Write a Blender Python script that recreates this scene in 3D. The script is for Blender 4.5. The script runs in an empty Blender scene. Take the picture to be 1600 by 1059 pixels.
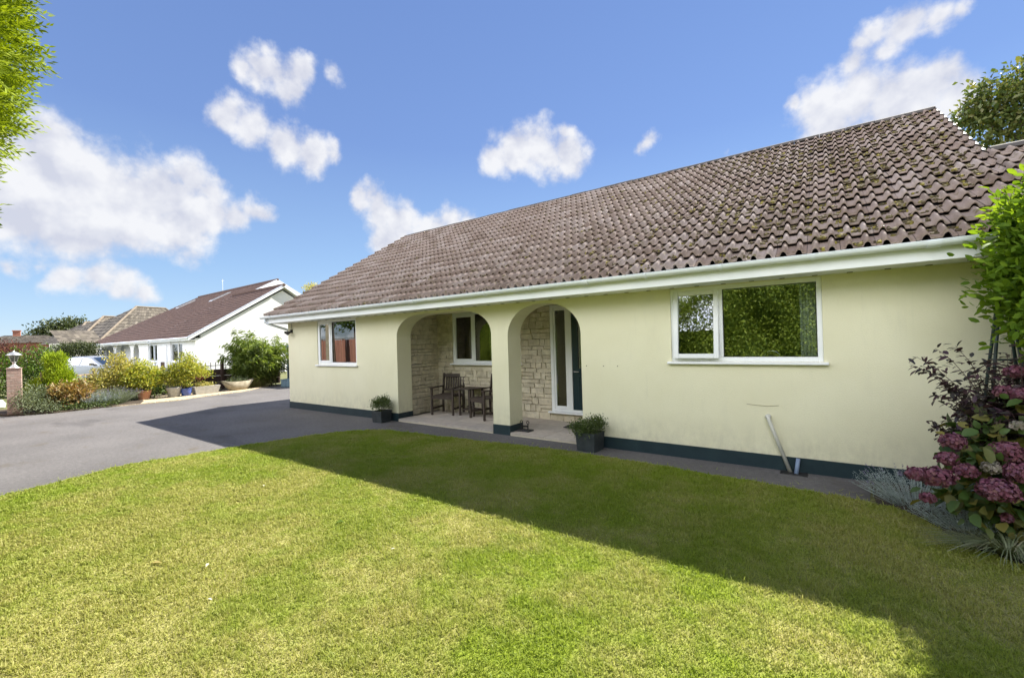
import bpy, bmesh, math, random
import numpy as np
from mathutils import Vector, Matrix
random.seed(7)
RNG = np.random.default_rng(11)
S = bpy.context.scene
COL = S.collection
R = math.radians

# ------------------------------------------------------------------ camera
cam = bpy.data.cameras.new('camera')
cam_o = bpy.data.objects.new('camera', cam); COL.objects.link(cam_o)
cam.sensor_width = 36.0
cam.lens = 683.87 / 1600 * 36
cam.clip_start = 0.05; cam.clip_end = 3000
cr, cu, cf = (0.81199, 0.58295, -0.02901), (0.02576, 0.01387, 0.99957), (-0.5831, 0.81239, 0.00375)
M = Matrix(((cr[0], cu[0], -cf[0], 0.0), (cr[1], cu[1], -cf[1], -6.367), (cr[2], cu[2], -cf[2], 1.7063), (0, 0, 0, 1)))
cam_o.matrix_world = M
S.camera = cam_o

# ------------------------------------------------------------------ sun, sky, exposure
SUN = Vector((0.32, 0.99, 1.0)).normalized()
sun = bpy.data.lights.new('sun', 'SUN'); sun.energy = 5.0; sun.angle = R(0.5); sun.color = (1.0, 0.95, 0.85)
sun_o = bpy.data.objects.new('sun', sun); COL.objects.link(sun_o)
sun_o.rotation_euler = SUN.to_track_quat('Z', 'Y').to_euler()
S.view_settings.view_transform = 'Standard'; S.view_settings.look = 'None'
S.view_settings.gamma = 1.0; S.view_settings.use_curve_mapping = False
S.view_settings.exposure = 1.5

CLOUDS = [(-0.9491, 0.1225, 0.2902, 0.058, 1), (-0.9491, 0.1706, 0.2649, 0.0759, 1), (-0.9723, 0.1108, 0.2058, 0.0624, 1), (-0.9457, 0.2239, 0.2355, 0.0736, 1), (-0.9331, 0.2819, 0.2234, 0.0577, 1), (-0.969, 0.1579, 0.1898, 0.0507, 1), (-0.9379, 0.1282, 0.3225, 0.037, 1), (-0.9565, 0.0976, 0.2749, 0.0596, 1), (-0.9296, 0.259, 0.2623, 0.0478, 1), (-0.9073, 0.2945, 0.3001, 0.0375, 0.9), (-0.8996, 0.3308, 0.2853, 0.0352, 0.9), (-0.8941, 0.3723, 0.2489, 0.0329, 0.8), (-0.877, 0.4028, 0.262, 0.0292, 0.75), (-0.9079, 0.3381, 0.2477, 0.0444, 0.9), (-0.9201, 0.3069, 0.2433, 0.0469, 1), (-0.9721, 0.0512, 0.2289, 0.0695, 1), (-0.9752, 0.1877, 0.117, 0.0376, 0.8), (-0.9818, 0.1514, 0.1143, 0.0289, 0.8), (-0.9691, 0.2226, 0.1065, 0.0358, 0.8), (-0.962, 0.2553, 0.0972, 0.0237, 0.7), (-0.9857, 0.0982, 0.1366, 0.0217, 0.7), (-0.9833, 0.1207, 0.1362, 0.0145, 0.6), (-0.7908, 0.3801, 0.4797, 0.0337, 0.9), (-0.7913, 0.4076, 0.4557, 0.0311, 0.9), (-0.763, 0.4311, 0.4817, 0.027, 0.85), (-0.807, 0.3553, 0.4717, 0.0252, 0.8), (-0.7845, 0.3936, 0.4791, 0.0342, 0.9), (-0.7806, 0.4198, 0.4631, 0.0334, 0.9), (-0.8074, 0.371, 0.4589, 0.0259, 0.75), (-0.8525, 0.3313, 0.4043, 0.0315, 1), (-0.8402, 0.373, 0.3936, 0.0352, 1), (-0.8225, 0.4213, 0.3821, 0.035, 1), (-0.8032, 0.4628, 0.3749, 0.0341, 1), (-0.7809, 0.4936, 0.3828, 0.0209, 0.9), (-0.5263, 0.7528, 0.3954, 0.049, 1), (-0.4726, 0.7929, 0.3846, 0.0543, 1), (-0.4279, 0.8222, 0.3753, 0.0386, 1), (-0.561, 0.7353, 0.3801, 0.0313, 0.9), (-0.5114, 0.7449, 0.4285, 0.0189, 0.8), (-0.4215, 0.807, 0.4137, 0.0213, 0.8), (-0.7564, 0.588, 0.2865, 0.0439, 1), (-0.7365, 0.6215, 0.2669, 0.0476, 1), (-0.7765, 0.5529, 0.3023, 0.0276, 0.8), (-0.7624, 0.6039, 0.2324, 0.0397, 1), (-0.6651, 0.6994, 0.2615, 0.0438, 0.8), (-0.63, 0.7331, 0.2563, 0.0415, 0.8), (-0.6984, 0.67, 0.2518, 0.0408, 0.8), (0.0091, 0.9257, 0.3782, 0.0454, 1), (0.0602, 0.9226, 0.381, 0.0478, 1), (0.1074, 0.929, 0.3541, 0.0473, 1), (0.1365, 0.9241, 0.357, 0.0355, 1), (-0.0398, 0.9163, 0.3984, 0.0158, 0.8), (0.1649, 0.9295, 0.3301, 0.0345, 1), (0.0482, 0.9064, 0.4197, 0.0297, 0.8), (0.0174, 0.9351, 0.354, 0.0285, 1), (0.0756, 0.8854, 0.4586, 0.0261, 0.68), (0.1123, 0.8849, 0.452, 0.0357, 0.72), (0.1435, 0.8868, 0.4393, 0.0313, 0.7), (0.1665, 0.8862, 0.4324, 0.0188, 0.6), (0.0563, 0.8937, 0.4451, 0.0254, 0.65), (0.0912, 0.8997, 0.4269, 0.0262, 0.6), (-0.2817, 0.8732, 0.3978, 0.0287, 0.55), (-0.3007, 0.8706, 0.3895, 0.0194, 0.5), (-0.7297, 0.4781, 0.4889, 0.0323, 0.42), (-0.1415, 0.9297, 0.34, 0.0146, 0.6), (-0.1073, 0.9341, 0.3406, 0.0131, 0.6), (-0.7263, 0.4825, 0.4897, 0.0194, 0.4)]
# clouds added out of the frame to light the shaded front; reflections show them
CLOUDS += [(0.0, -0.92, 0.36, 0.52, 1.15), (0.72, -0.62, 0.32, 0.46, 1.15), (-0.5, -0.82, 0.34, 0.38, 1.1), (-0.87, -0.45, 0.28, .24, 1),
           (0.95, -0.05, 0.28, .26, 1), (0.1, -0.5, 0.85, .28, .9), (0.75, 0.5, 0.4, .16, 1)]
W = bpy.data.worlds.new('World'); S.world = W; W.use_nodes = True
wn = W.node_tree.nodes; wl = W.node_tree.links; wn.clear()
def wnode(t, **k):
    n = wn.new(t)
    for a, b in k.items(): setattr(n, a, b)
    return n
sky = wnode('ShaderNodeTexSky', sky_type='NISHITA'); sky.sun_disc = False
sky.sun_elevation = math.asin(SUN.z); sky.sun_rotation = math.atan2(SUN.x, SUN.y)
sky.altitude = 50; sky.air_density = 0.9; sky.dust_density = 0.0; sky.ozone_density = 3.0
tc = wnode('ShaderNodeTexCoord')
nz = wnode('ShaderNodeTexNoise'); nz.inputs['Scale'].default_value = 5.5; nz.inputs['Detail'].default_value = 7.0; nz.inputs['Roughness'].default_value = .58
wl.new(tc.outputs['Generated'], nz.inputs['Vector'])
vm = wnode('ShaderNodeVectorMath', operation='SUBTRACT'); wl.new(nz.outputs['Color'], vm.inputs[0]); vm.inputs[1].default_value = (.5, .5, .5)
vs = wnode('ShaderNodeVectorMath', operation='SCALE'); wl.new(vm.outputs[0], vs.inputs[0]); vs.inputs['Scale'].default_value = 0.10
va = wnode('ShaderNodeVectorMath', operation='ADD'); wl.new(tc.outputs['Generated'], va.inputs[0]); wl.new(vs.outputs[0], va.inputs[1])
acc = None
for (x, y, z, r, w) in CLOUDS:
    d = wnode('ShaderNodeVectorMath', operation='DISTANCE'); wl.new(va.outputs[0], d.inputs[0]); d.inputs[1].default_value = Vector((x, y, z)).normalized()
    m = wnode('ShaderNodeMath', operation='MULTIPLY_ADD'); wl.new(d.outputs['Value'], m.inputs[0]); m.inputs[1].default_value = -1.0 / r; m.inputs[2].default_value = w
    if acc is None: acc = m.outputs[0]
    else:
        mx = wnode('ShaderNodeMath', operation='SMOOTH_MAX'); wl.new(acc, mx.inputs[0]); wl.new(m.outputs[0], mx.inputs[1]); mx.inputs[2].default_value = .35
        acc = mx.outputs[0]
nz2 = wnode('ShaderNodeTexNoise'); nz2.inputs['Scale'].default_value = 16.0; nz2.inputs['Detail'].default_value = 9.0; nz2.inputs['Roughness'].default_value = .62
wl.new(tc.outputs['Generated'], nz2.inputs['Vector'])
ma = wnode('ShaderNodeMath', operation='MULTIPLY_ADD'); wl.new(nz2.outputs['Fac'], ma.inputs[0]); ma.inputs[1].default_value = 1.9; ma.inputs[2].default_value = -.90
ms = wnode('ShaderNodeMath', operation='ADD'); wl.new(acc, ms.inputs[0]); wl.new(ma.outputs[0], ms.inputs[1])
mr = wnode('ShaderNodeMapRange', interpolation_type='SMOOTHSTEP'); wl.new(ms.outputs[0], mr.inputs['Value'])
mr.inputs['From Min'].default_value = -0.34; mr.inputs['From Max'].default_value = 0.50; mr.inputs['To Max'].default_value = .96
# cloud tone: whiter where dense and towards the lit side, greyer in the folds
vo = wnode('ShaderNodeVectorMath', operation='ADD'); wl.new(tc.outputs['Generated'], vo.inputs[0]); vo.inputs[1].default_value = (.006, .012, .026)
nz3 = wnode('ShaderNodeTexNoise'); nz3.inputs['Scale'].default_value = 16.0; nz3.inputs['Detail'].default_value = 4.0; nz3.inputs['Roughness'].default_value = .5
wl.new(vo.outputs[0], nz3.inputs['Vector'])
nz4 = wnode('ShaderNodeTexNoise'); nz4.inputs['Scale'].default_value = 16.0; nz4.inputs['Detail'].default_value = 4.0; nz4.inputs['Roughness'].default_value = .5
wl.new(tc.outputs['Generated'], nz4.inputs['Vector'])
rel = wnode('ShaderNodeMath', operation='SUBTRACT'); wl.new(nz4.outputs['Fac'], rel.inputs[0]); wl.new(nz3.outputs['Fac'], rel.inputs[1])
rl2 = wnode('ShaderNodeMath', operation='MULTIPLY_ADD'); wl.new(rel.outputs[0], rl2.inputs[0]); rl2.inputs[1].default_value = 1.6; rl2.inputs[2].default_value = .55
cr2 = wnode('ShaderNodeValToRGB'); wl.new(rl2.outputs[0], cr2.inputs['Fac'])
CLOUD_K = 0.43
cr2.color_ramp.elements[0].position = .25; cr2.color_ramp.elements[0].color = (.55, .57, .66, 1)
cr2.color_ramp.elements[1].position = .75; cr2.color_ramp.elements[1].color = (.77, .775, .80, 1)
bg1 = wnode('ShaderNodeBackground'); bg1.inputs['Strength'].default_value = 0.063
hsv = wnode('ShaderNodeHueSaturation'); hsv.inputs['Saturation'].default_value = 1.0
sx = wnode('ShaderNodeSeparateXYZ'); wl.new(tc.outputs['Generated'], sx.inputs[0])
gr = wnode('ShaderNodeValToRGB'); wl.new(sx.outputs['Z'], gr.inputs['Fac'])
SK = 1 / (2 ** 1.5 * 0.063)
for i, (p_, c_) in enumerate([(0.0, (.52, .70, .92)), (.16, (.36, .57, .90)), (.40, (.215, .355, .76)), (.75, (.17, .29, .68)), (1.0, (.14, .24, .60))]):
    e_ = gr.color_ramp.elements[i] if i < 2 else gr.color_ramp.elements.new(p_)
    e_.position = p_; e_.color = (c_[0] * SK, c_[1] * SK, c_[2] * SK, 1)
wl.new(sky.outputs[0], hsv.inputs['Color'])
mxs = wnode('ShaderNodeMix', data_type='RGBA'); mxs.inputs[0].default_value = .7; wl.new(hsv.outputs[0], mxs.inputs[6]); wl.new(gr.outputs[0], mxs.inputs[7]); wl.new(mxs.outputs[2], bg1.inputs['Color'])
bg2 = wnode('ShaderNodeBackground'); bg2.inputs['Strength'].default_value = CLOUD_K; wl.new(cr2.outputs[0], bg2.inputs['Color'])
# extra strength for the unseen clouds opposite the sun, filling the shaded front
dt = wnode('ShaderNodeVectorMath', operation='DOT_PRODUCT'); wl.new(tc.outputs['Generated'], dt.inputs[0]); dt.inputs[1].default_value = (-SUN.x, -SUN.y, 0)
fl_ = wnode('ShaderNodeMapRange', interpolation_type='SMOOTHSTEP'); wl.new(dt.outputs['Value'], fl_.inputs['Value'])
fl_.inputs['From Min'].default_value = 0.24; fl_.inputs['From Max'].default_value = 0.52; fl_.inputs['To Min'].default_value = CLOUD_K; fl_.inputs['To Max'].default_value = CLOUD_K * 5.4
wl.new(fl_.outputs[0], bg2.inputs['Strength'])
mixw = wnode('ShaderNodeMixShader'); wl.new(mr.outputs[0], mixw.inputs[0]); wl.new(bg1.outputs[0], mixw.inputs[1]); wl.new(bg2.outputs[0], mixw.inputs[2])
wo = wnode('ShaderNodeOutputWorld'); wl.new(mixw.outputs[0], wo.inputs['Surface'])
S.cycles.max_bounces = 8; S.cycles.transparent_max_bounces = 16

# ------------------------------------------------------------------ materials
def newmat(name):
    m = bpy.data.materials.new(name); m.use_nodes = True
    nt = m.node_tree; b = nt.nodes['Principled BSDF']
    return m, nt, b
def ramp(nt, cols, src):
    r = nt.nodes.new('ShaderNodeValToRGB'); el = r.color_ramp.elements
    n = len(cols)
    for i, c in enumerate(cols):
        p, c = c if isinstance(c[1], tuple) else (i / max(1, n - 1), c)
        e = el[i] if i < 2 else el.new(p)
        e.position = p; e.color = (*c, 1)
    nt.links.new(src, r.inputs['Fac']); return r.outputs['Color']
def noise(nt, scale, detail=5, rough=.55, coord='Object', stretch=None):
    t = nt.nodes.new('ShaderNodeTexCoord'); n = nt.nodes.new('ShaderNodeTexNoise')
    n.inputs['Scale'].default_value = scale; n.inputs['Detail'].default_value = detail; n.inputs['Roughness'].default_value = rough
    if stretch:
        mp = nt.nodes.new('ShaderNodeMapping'); mp.inputs['Scale'].default_value = stretch
        nt.links.new(t.outputs[coord], mp.inputs['Vector']); nt.links.new(mp.outputs[0], n.inputs['Vector'])
    else: nt.links.new(t.outputs[coord], n.inputs['Vector'])
    return n.outputs['Fac']
def mixc(nt, a, b, f, mode='MIX'):
    m = nt.nodes.new('ShaderNodeMix'); m.data_type = 'RGBA'; m.blend_type = mode
    if isinstance(f, (int, float)): m.inputs[0].default_value = f
    else: nt.links.new(f, m.inputs[0])
    for s, v in ((6, a), (7, b)):
        if isinstance(v, tuple): m.inputs[s].default_value = (*v, 1)
        else: nt.links.new(v, m.inputs[s])
    return m.outputs[2]
def bump(nt, b, h, strength=.3, dist=.01):
    n = nt.nodes.new('ShaderNodeBump'); n.inputs['Strength'].default_value = strength; n.inputs['Distance'].default_value = dist
    nt.links.new(h, n.inputs['Height']); nt.links.new(n.outputs[0], b.inputs['Normal'])
def island(nt):
    return nt.nodes.new('ShaderNodeNewGeometry').outputs['Random Per Island']
def pm(name, c1, c2=None, scale=4, rough=.8, bs=0, bscale=60, metallic=0, spec=.5, detail=5, bd=.01, coat=0):
    m, nt, b = newmat(name)
    b.inputs['Roughness'].default_value = rough; b.inputs['Metallic'].default_value = metallic
    b.inputs['Specular IOR Level'].default_value = spec; b.inputs['Coat Weight'].default_value = coat
    if c2: nt.links.new(ramp(nt, [(.3, c1), (.7, c2)], noise(nt, scale, detail)), b.inputs['Base Color'])
    else: b.inputs['Base Color'].default_value = (*c1, 1)
    if bs: bump(nt, b, noise(nt, bscale, 6), bs, bd)
    return m
def pim(name, cols, nscale=20, namt=.35, rough=.85, bs=.3, bscale=60, bd=.006, spec=.4):
    """colour by random island (tile, stone, brick) with speckle"""
    m, nt, b = newmat(name)
    c = ramp(nt, cols, island(nt))
    sp = ramp(nt, [(.3, (.62, .62, .62)), (.7, (1.25, 1.25, 1.25))], noise(nt, nscale, 7, .65))
    nt.links.new(mixc(nt, c, sp, namt, 'MULTIPLY'), b.inputs['Base Color'])
    b.inputs['Roughness'].default_value = rough; b.inputs['Specular IOR Level'].default_value = spec
    if bs: bump(nt, b, noise(nt, bscale, 6), bs, bd)
    return m
def leafmat(name, cols, trans=.35, rough=.45, tint=(1.15, 1.1, .5), spec=.5):
    m = bpy.data.materials.new(name); m.use_nodes = True; nt = m.node_tree
    b = nt.nodes['Principled BSDF']; out = nt.nodes['Material Output']
    c = ramp(nt, cols, island(nt))
    b.inputs['Roughness'].default_value = rough; b.inputs['Specular IOR Level'].default_value = spec
    nt.links.new(c, b.inputs['Base Color'])
    t = nt.nodes.new('ShaderNodeBsdfTranslucent')
    nt.links.new(mixc(nt, c, tint, 1.0, 'MULTIPLY'), t.inputs['Color'])
    mx = nt.nodes.new('ShaderNodeMixShader'); mx.inputs[0].default_value = trans
    nt.links.new(b.outputs[0], mx.inputs[1]); nt.links.new(t.outputs[0], mx.inputs[2]); nt.links.new(mx.outputs[0], out.inputs['Surface'])
    return m
def glassmat(name, base=.16, tint=(.8, .85, .85)):
    m = bpy.data.materials.new(name); m.use_nodes = True; nt = m.node_tree; nt.nodes.clear()
    out = nt.nodes.new('ShaderNodeOutputMaterial'); fr = nt.nodes.new('ShaderNodeFresnel'); fr.inputs['IOR'].default_value = 1.6
    ad = nt.nodes.new('ShaderNodeMath'); ad.operation = 'ADD'; ad.use_clamp = True; ad.inputs[1].default_value = base; nt.links.new(fr.outputs[0], ad.inputs[0])
    tr = nt.nodes.new('ShaderNodeBsdfTransparent'); tr.inputs['Color'].default_value = (*tint, 1)
    gl = nt.nodes.new('ShaderNodeBsdfGlossy'); gl.inputs['Roughness'].default_value = 0.0
    mx = nt.nodes.new('ShaderNodeMixShader'); nt.links.new(ad.outputs[0], mx.inputs[0]); nt.links.new(tr.outputs[0], mx.inputs[1]); nt.links.new(gl.outputs[0], mx.inputs[2])
    nt.links.new(mx.outputs[0], out.inputs['Surface']); return m

MT = {}
# cream stucco: faint blotches, dirt streaks of its own
def stucco():
    m, nt, b = newmat('cream_render')
    c = ramp(nt, [(.25, (.755, .72, .515)), (.75, (.815, .785, .585))], noise(nt, 1.3, 6))
    c = mixc(nt, c, (.58, .56, .44), ramp(nt, [(.55, (0, 0, 0)), (.8, (.24, .24, .24))], noise(nt, 3.0, 7, .65, stretch=(1.6, 1, .45))))
    c = mixc(nt, c, ramp(nt, [(.35, (.84, .84, .84)), (.65, (1.04, 1.04, 1.04))], noise(nt, 170, 3)), .55, 'MULTIPLY')
    tcz = nt.nodes.new('ShaderNodeTexCoord'); sp = nt.nodes.new('ShaderNodeSeparateXYZ'); nt.links.new(tcz.outputs['Object'], sp.inputs[0])
    mz = nt.nodes.new('ShaderNodeMapRange'); nt.links.new(sp.outputs['Z'], mz.inputs['Value']); mz.inputs['From Min'].default_value = .17; mz.inputs['From Max'].default_value = .62; mz.inputs['To Min'].default_value = .5; mz.inputs['To Max'].default_value = 0
    mm = nt.nodes.new('ShaderNodeMath'); mm.operation = 'MULTIPLY'; nt.links.new(mz.outputs[0], mm.inputs[0]); nt.links.new(ramp(nt, [(.38, (0, 0, 0)), (.72, (1, 1, 1))], noise(nt, 9, 7, .7, stretch=(1, 1, .6))), mm.inputs[1])
    c = mixc(nt, c, (.40, .38, .29), mm.outputs[0])                                        # rain splash above the plinth
    c = mixc(nt, c, (.47, .46, .36), ramp(nt, [(.60, (0, 0, 0)), (.74, (.10, .10, .10))], noise(nt, 5, 6, .6, stretch=(3.2, 1, .16))))   # run-off streaks
    nt.links.new(c, b.inputs['Base Color']); b.inputs['Roughness'].default_value = .92; b.inputs['Specular IOR Level'].default_value = .2
    bump(nt, b, noise(nt, 85, 6, .6), .7, .008); return m
MT['stucco'] = stucco()
MT['plinth'] = pm('dark_teal_plinth_paint', (.006, .021, .030), (.014, .034, .042), 5, .55, .25, 90)
MT['white'] = pm('white_upvc', (.80, .82, .84), (.86, .87, .88), 3, .35, 0)
MT['fascia'] = pm('white_fascia_paint', (.78, .81, .82), (.85, .87, .88), 2.2, .5, .08, 30)
MT['gutter'] = pm('white_gutter_plastic', (.76, .81, .86), (.83, .87, .91), 1.5, .38, 0)
MT['vent'] = pm('dark_vent_slot', (.02, .02, .02))
def tilemat(name, cols, moss=.0):
    m, nt, b = newmat(name)
    c = ramp(nt, cols, island(nt))
    c = mixc(nt, c, ramp(nt, [(.3, (.66, .66, .66)), (.7, (1.25, 1.23, 1.2))], noise(nt, 45, 8, .7)), .6, 'MULTIPLY')
    c = mixc(nt, c, (.50, .47, .45), ramp(nt, [(.60, (0, 0, 0)), (.76, (.5, .5, .5))], noise(nt, 14, 8, .7)))     # lichen
    c = mixc(nt, c, (.10, .08, .055), ramp(nt, [(.60, (0, 0, 0)), (.75, (.6, .6, .6))], noise(nt, 4.5, 8, .7)))     # soot and dead moss
    if moss:
        f = nt.nodes.new('ShaderNodeMath'); f.operation = 'MULTIPLY'; f.inputs[1].default_value = moss
        nt.links.new(ramp(nt, [(.57, (0, 0, 0)), (.66, (1, 1, 1))], noise(nt, 7.5, 8, .68)), f.inputs[0])
        c = mixc(nt, c, (.13, .11, .03), f.outputs[0])
    nt.links.new(c, b.inputs['Base Color']); b.inputs['Roughness'].default_value = .78; b.inputs['Specular IOR Level'].default_value = .35
    bump(nt, b, noise(nt, 110, 6), .5, .006); return m
MT['tile'] = tilemat('weathered_roof_tile', [(.238, .174, .140), (.328, .256, .218), (.275, .208, .172), (.385, .316, .280), (.20, .145, .113)], .75)
MT['ridge'] = pim('ridge_tile_concrete', [(.06, .052, .045), (.10, .088, .078)], 18, .6)
MT['moss'] = pim('roof_moss', [(.06, .045, .022), (.10, .08, .028), (.08, .058, .03), (.24, .20, .03), (.07, .05, .03), (.09, .07, .03), (.06, .045, .025), (.16, .135, .03)], 60, .6, .95, .8, 200)
MT['verge'] = pm('pale_verge_mortar', (.27, .26, .245), (.36, .35, .33), 8, .7, .2)
MT['stone'] = pim('buff_walling_stone', [(.58, .51, .38), (.63, .565, .43), (.55, .485, .36), (.66, .60, .46), (.60, .535, .41), (.53, .47, .35)], 9, .7, .9, .6, 30, .02)
MT['mortar'] = pm('stone_mortar', (.52, .465, .35), (.60, .54, .42), 12, .95, .4)
MT['paving'] = pim('porch_paving', [(.46, .40, .34), (.40, .36, .32), (.50, .44, .37)], 10, .4, .85, .25, 70)
MT['wood'] = pm('weathered_dark_hardwood', (.032, .022, .017), (.075, .054, .042), 14, .6, .3, 60)
MT['glass'] = glassmat('window_glass')
MT['doorteal'] = pm('dark_teal_door_paint', (.010, .030, .040), (.014, .038, .048), 3, .32)
MT['dark'] = pm('black_iron', (.012, .012, .013), (.03, .028, .026), 20, .5)
MT['inner'] = pm('interior_plaster', (.30, .29, .26), (.36, .34, .30), 2, .9)
MT['blind'] = pm('blind_fabric', (.70, .68, .62), None, rough=.9)
MT['curtain'] = pm('beige_curtain', (.42, .36, .24), (.5, .43, .3), 6, .9)
MT['chrome'] = pm('chrome', (.8, .8, .8), rough=.12, metallic=1)
MT['pipe'] = pm('off_white_waste_pipe', (.52, .52, .46), (.64, .63, .56), 6, .5)
MT['bluepipe'] = pm('grey_blue_pipe', (.16, .22, .34), (.22, .29, .42), 6, .5)
MT['mat'] = pm('doormat_bristle', (.02, .02, .022), (.05, .05, .05), 60, .98, .5, 200)
MT['pot'] = pm('dark_slate_planter', (.018, .024, .028), (.04, .05, .056), 8, .6, .3, 50)
MT['soil'] = pm('soil', (.035, .025, .016), (.085, .062, .04), 9, .98, .8, 60, bd=.03)
MT['terracotta'] = pm('terracotta', (.42, .20, .12), (.52, .28, .18), 7, .85, .2)
MT['stonepot'] = pm('cast_stone_pot', (.34, .33, .29), (.48, .46, .42), 12, .9, .4)
MT['bluepot'] = pm('glazed_blue_pot', (.03, .06, .25), (.05, .10, .36), 4, .2, coat=.5)
MT['boat'] = pm('weathered_trough_stone', (.22, .19, .13), (.36, .32, .24), 7, .9, .5)
MT['bluebox'] = pm('blue_grey_plastic', (.10, .17, .22), (.14, .22, .27), 4, .5)
MT['brick'] = pim('pillar_brick', [(.42, .29, .23), (.50, .36, .30), (.38, .27, .22), (.46, .37, .31)], 25, .5, .9, .4, 70)
MT['brickmortar'] = pm('brick_mortar', (.42, .38, .32), (.5, .46, .4), 20, .95)
MT['silver'] = pm('weathered_aluminium', (.5, .5, .5), (.62, .62, .62), 20, .4, metallic=.7)
MT['lampglass'] = glassmat('lantern_glass', .1, (.55, .62, .6))
MT['fencebrown'] = pm('dark_brown_stained_timber', (.045, .026, .02), (.085, .052, .04), 3, .8, .3, 30)
MT['fencered'] = pim('red_brown_fence_boards', [(.36, .17, .12), (.43, .21, .15), (.32, .15, .11)], 8, .4, .85, .3)
MT['timber'] = pim('weathered_timber', [(.17, .12, .075), (.22, .16, .10), (.14, .10, .07)], 8, .5, .9, .3)
MT['nbwall'] = pm('white_painted_render', (.74, .75, .75), (.82, .82, .82), 2, .85, .15, 60)
MT['nbtile'] = pim('neighbour_brown_tile', [(.082, .043, .030), (.10, .055, .040), (.068, .036, .026)], 3, .5, .8, .2)
MT['greytile'] = pim('grey_mottled_tile', [(.085, .073, .06), (.13, .112, .092), (.06, .052, .043), (.11, .095, .075), (.17, .148, .12)], 3, .6, .9, .2)
MT['greyridge'] = pm('grey_ridge_tile', (.17, .135, .10), (.23, .19, .145), 3, .9)
MT['vergegrey'] = pm('pale_grey_verge', (.42, .45, .50), (.55, .58, .62), 3, .7)
MT['palebrick'] = pm('pale_rendered_wall', (.55, .53, .47), (.64, .62, .56), 3, .9)
MT['redbrick'] = pm('red_brick', (.30, .12, .08), (.38, .17, .11), 8, .9)
MT['carpaint'] = pm('silver_blue_car_paint', (.36, .39, .45), None, rough=.28, metallic=.6, coat=.8)
MT['carglass'] = glassmat('car_glass', .25, (.25, .3, .3))
MT['rubber'] = pm('tyre_rubber', (.015, .015, .016), rough=.8)
MT['bark'] = pm('tree_bark', (.09, .07, .05), (.18, .145, .105), 12, .95, .8, 30, bd=.03)
MT['palebark'] = pm('pale_bark', (.28, .25, .17), (.4, .36, .26), 5, .95, .5, 20)
MT['stem'] = pm('green_brown_stem', (.07, .06, .03), (.12, .10, .05), 10, .8)
MT['whitestone'] = pm('white_painted_stone', (.72, .72, .68), (.8, .8, .78), 5, .8, .3)
MT['greenmetal'] = pm('dark_green_painted_steel', (.012, .030, .032), (.02, .04, .042), 5, .4)
MT['concrete'] = pm('concrete_edging', (.36, .34, .30), (.48, .46, .42), 8, .9, .3)

def tarmac():
    m, nt, b = newmat('driveway_tarmac')
    c = ramp(nt, [(.25, (.100, .094, .094)), (.75, (.160, .150, .149))], noise(nt, .55, 6))
    c = mixc(nt, c, ramp(nt, [(.3, (.42, .42, .42)), (.7, (1.5, 1.5, 1.48))], noise(nt, 95, 4, .7)), .75, 'MULTIPLY')
    c = mixc(nt, c, ramp(nt, [(.3, (.55, .55, .55)), (.7, (1.4, 1.4, 1.38))], noise(nt, 18, 9, .8)), .85, 'MULTIPLY')
    c = mixc(nt, c, (.095, .075, .05), ramp(nt, [(.56, (0, 0, 0)), (.70, (.75, .75, .75))], noise(nt, 1.6, 9, .72)))
    c = mixc(nt, c, (.06, .055, .056), ramp(nt, [(.60, (0, 0, 0)), (.66, (.45, .45, .45))], noise(nt, .35, 4, .5, stretch=(1, 2.5, 1))))
    nt.links.new(c, b.inputs['Base Color']); b.inputs['Roughness'].default_value = .88; b.inputs['Specular IOR Level'].default_value = .35
    bump(nt, b, noise(nt, 120, 4), .7, .008); return m
MT['tarmac'] = tarmac()
def gravel():
    m, nt, b = newmat('golden_gravel')
    t = nt.nodes.new('ShaderNodeTexCoord'); v = nt.nodes.new('ShaderNodeTexVoronoi'); v.inputs['Scale'].default_value = 38
    nt.links.new(t.outputs['Object'], v.inputs['Vector'])
    sep = nt.nodes.new('ShaderNodeSeparateColor'); nt.links.new(v.outputs['Color'], sep.inputs[0])
    nt.links.new(ramp(nt, [(.30, .22, .12), (.56, .44, .26), (.46, .40, .32), (.62, .52, .36)], sep.outputs[0]), b.inputs['Base Color'])
    b.inputs['Roughness'].default_value = .9; bump(nt, b, v.outputs['Distance'], .8, .03); return m
MT['gravel'] = gravel()
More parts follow.
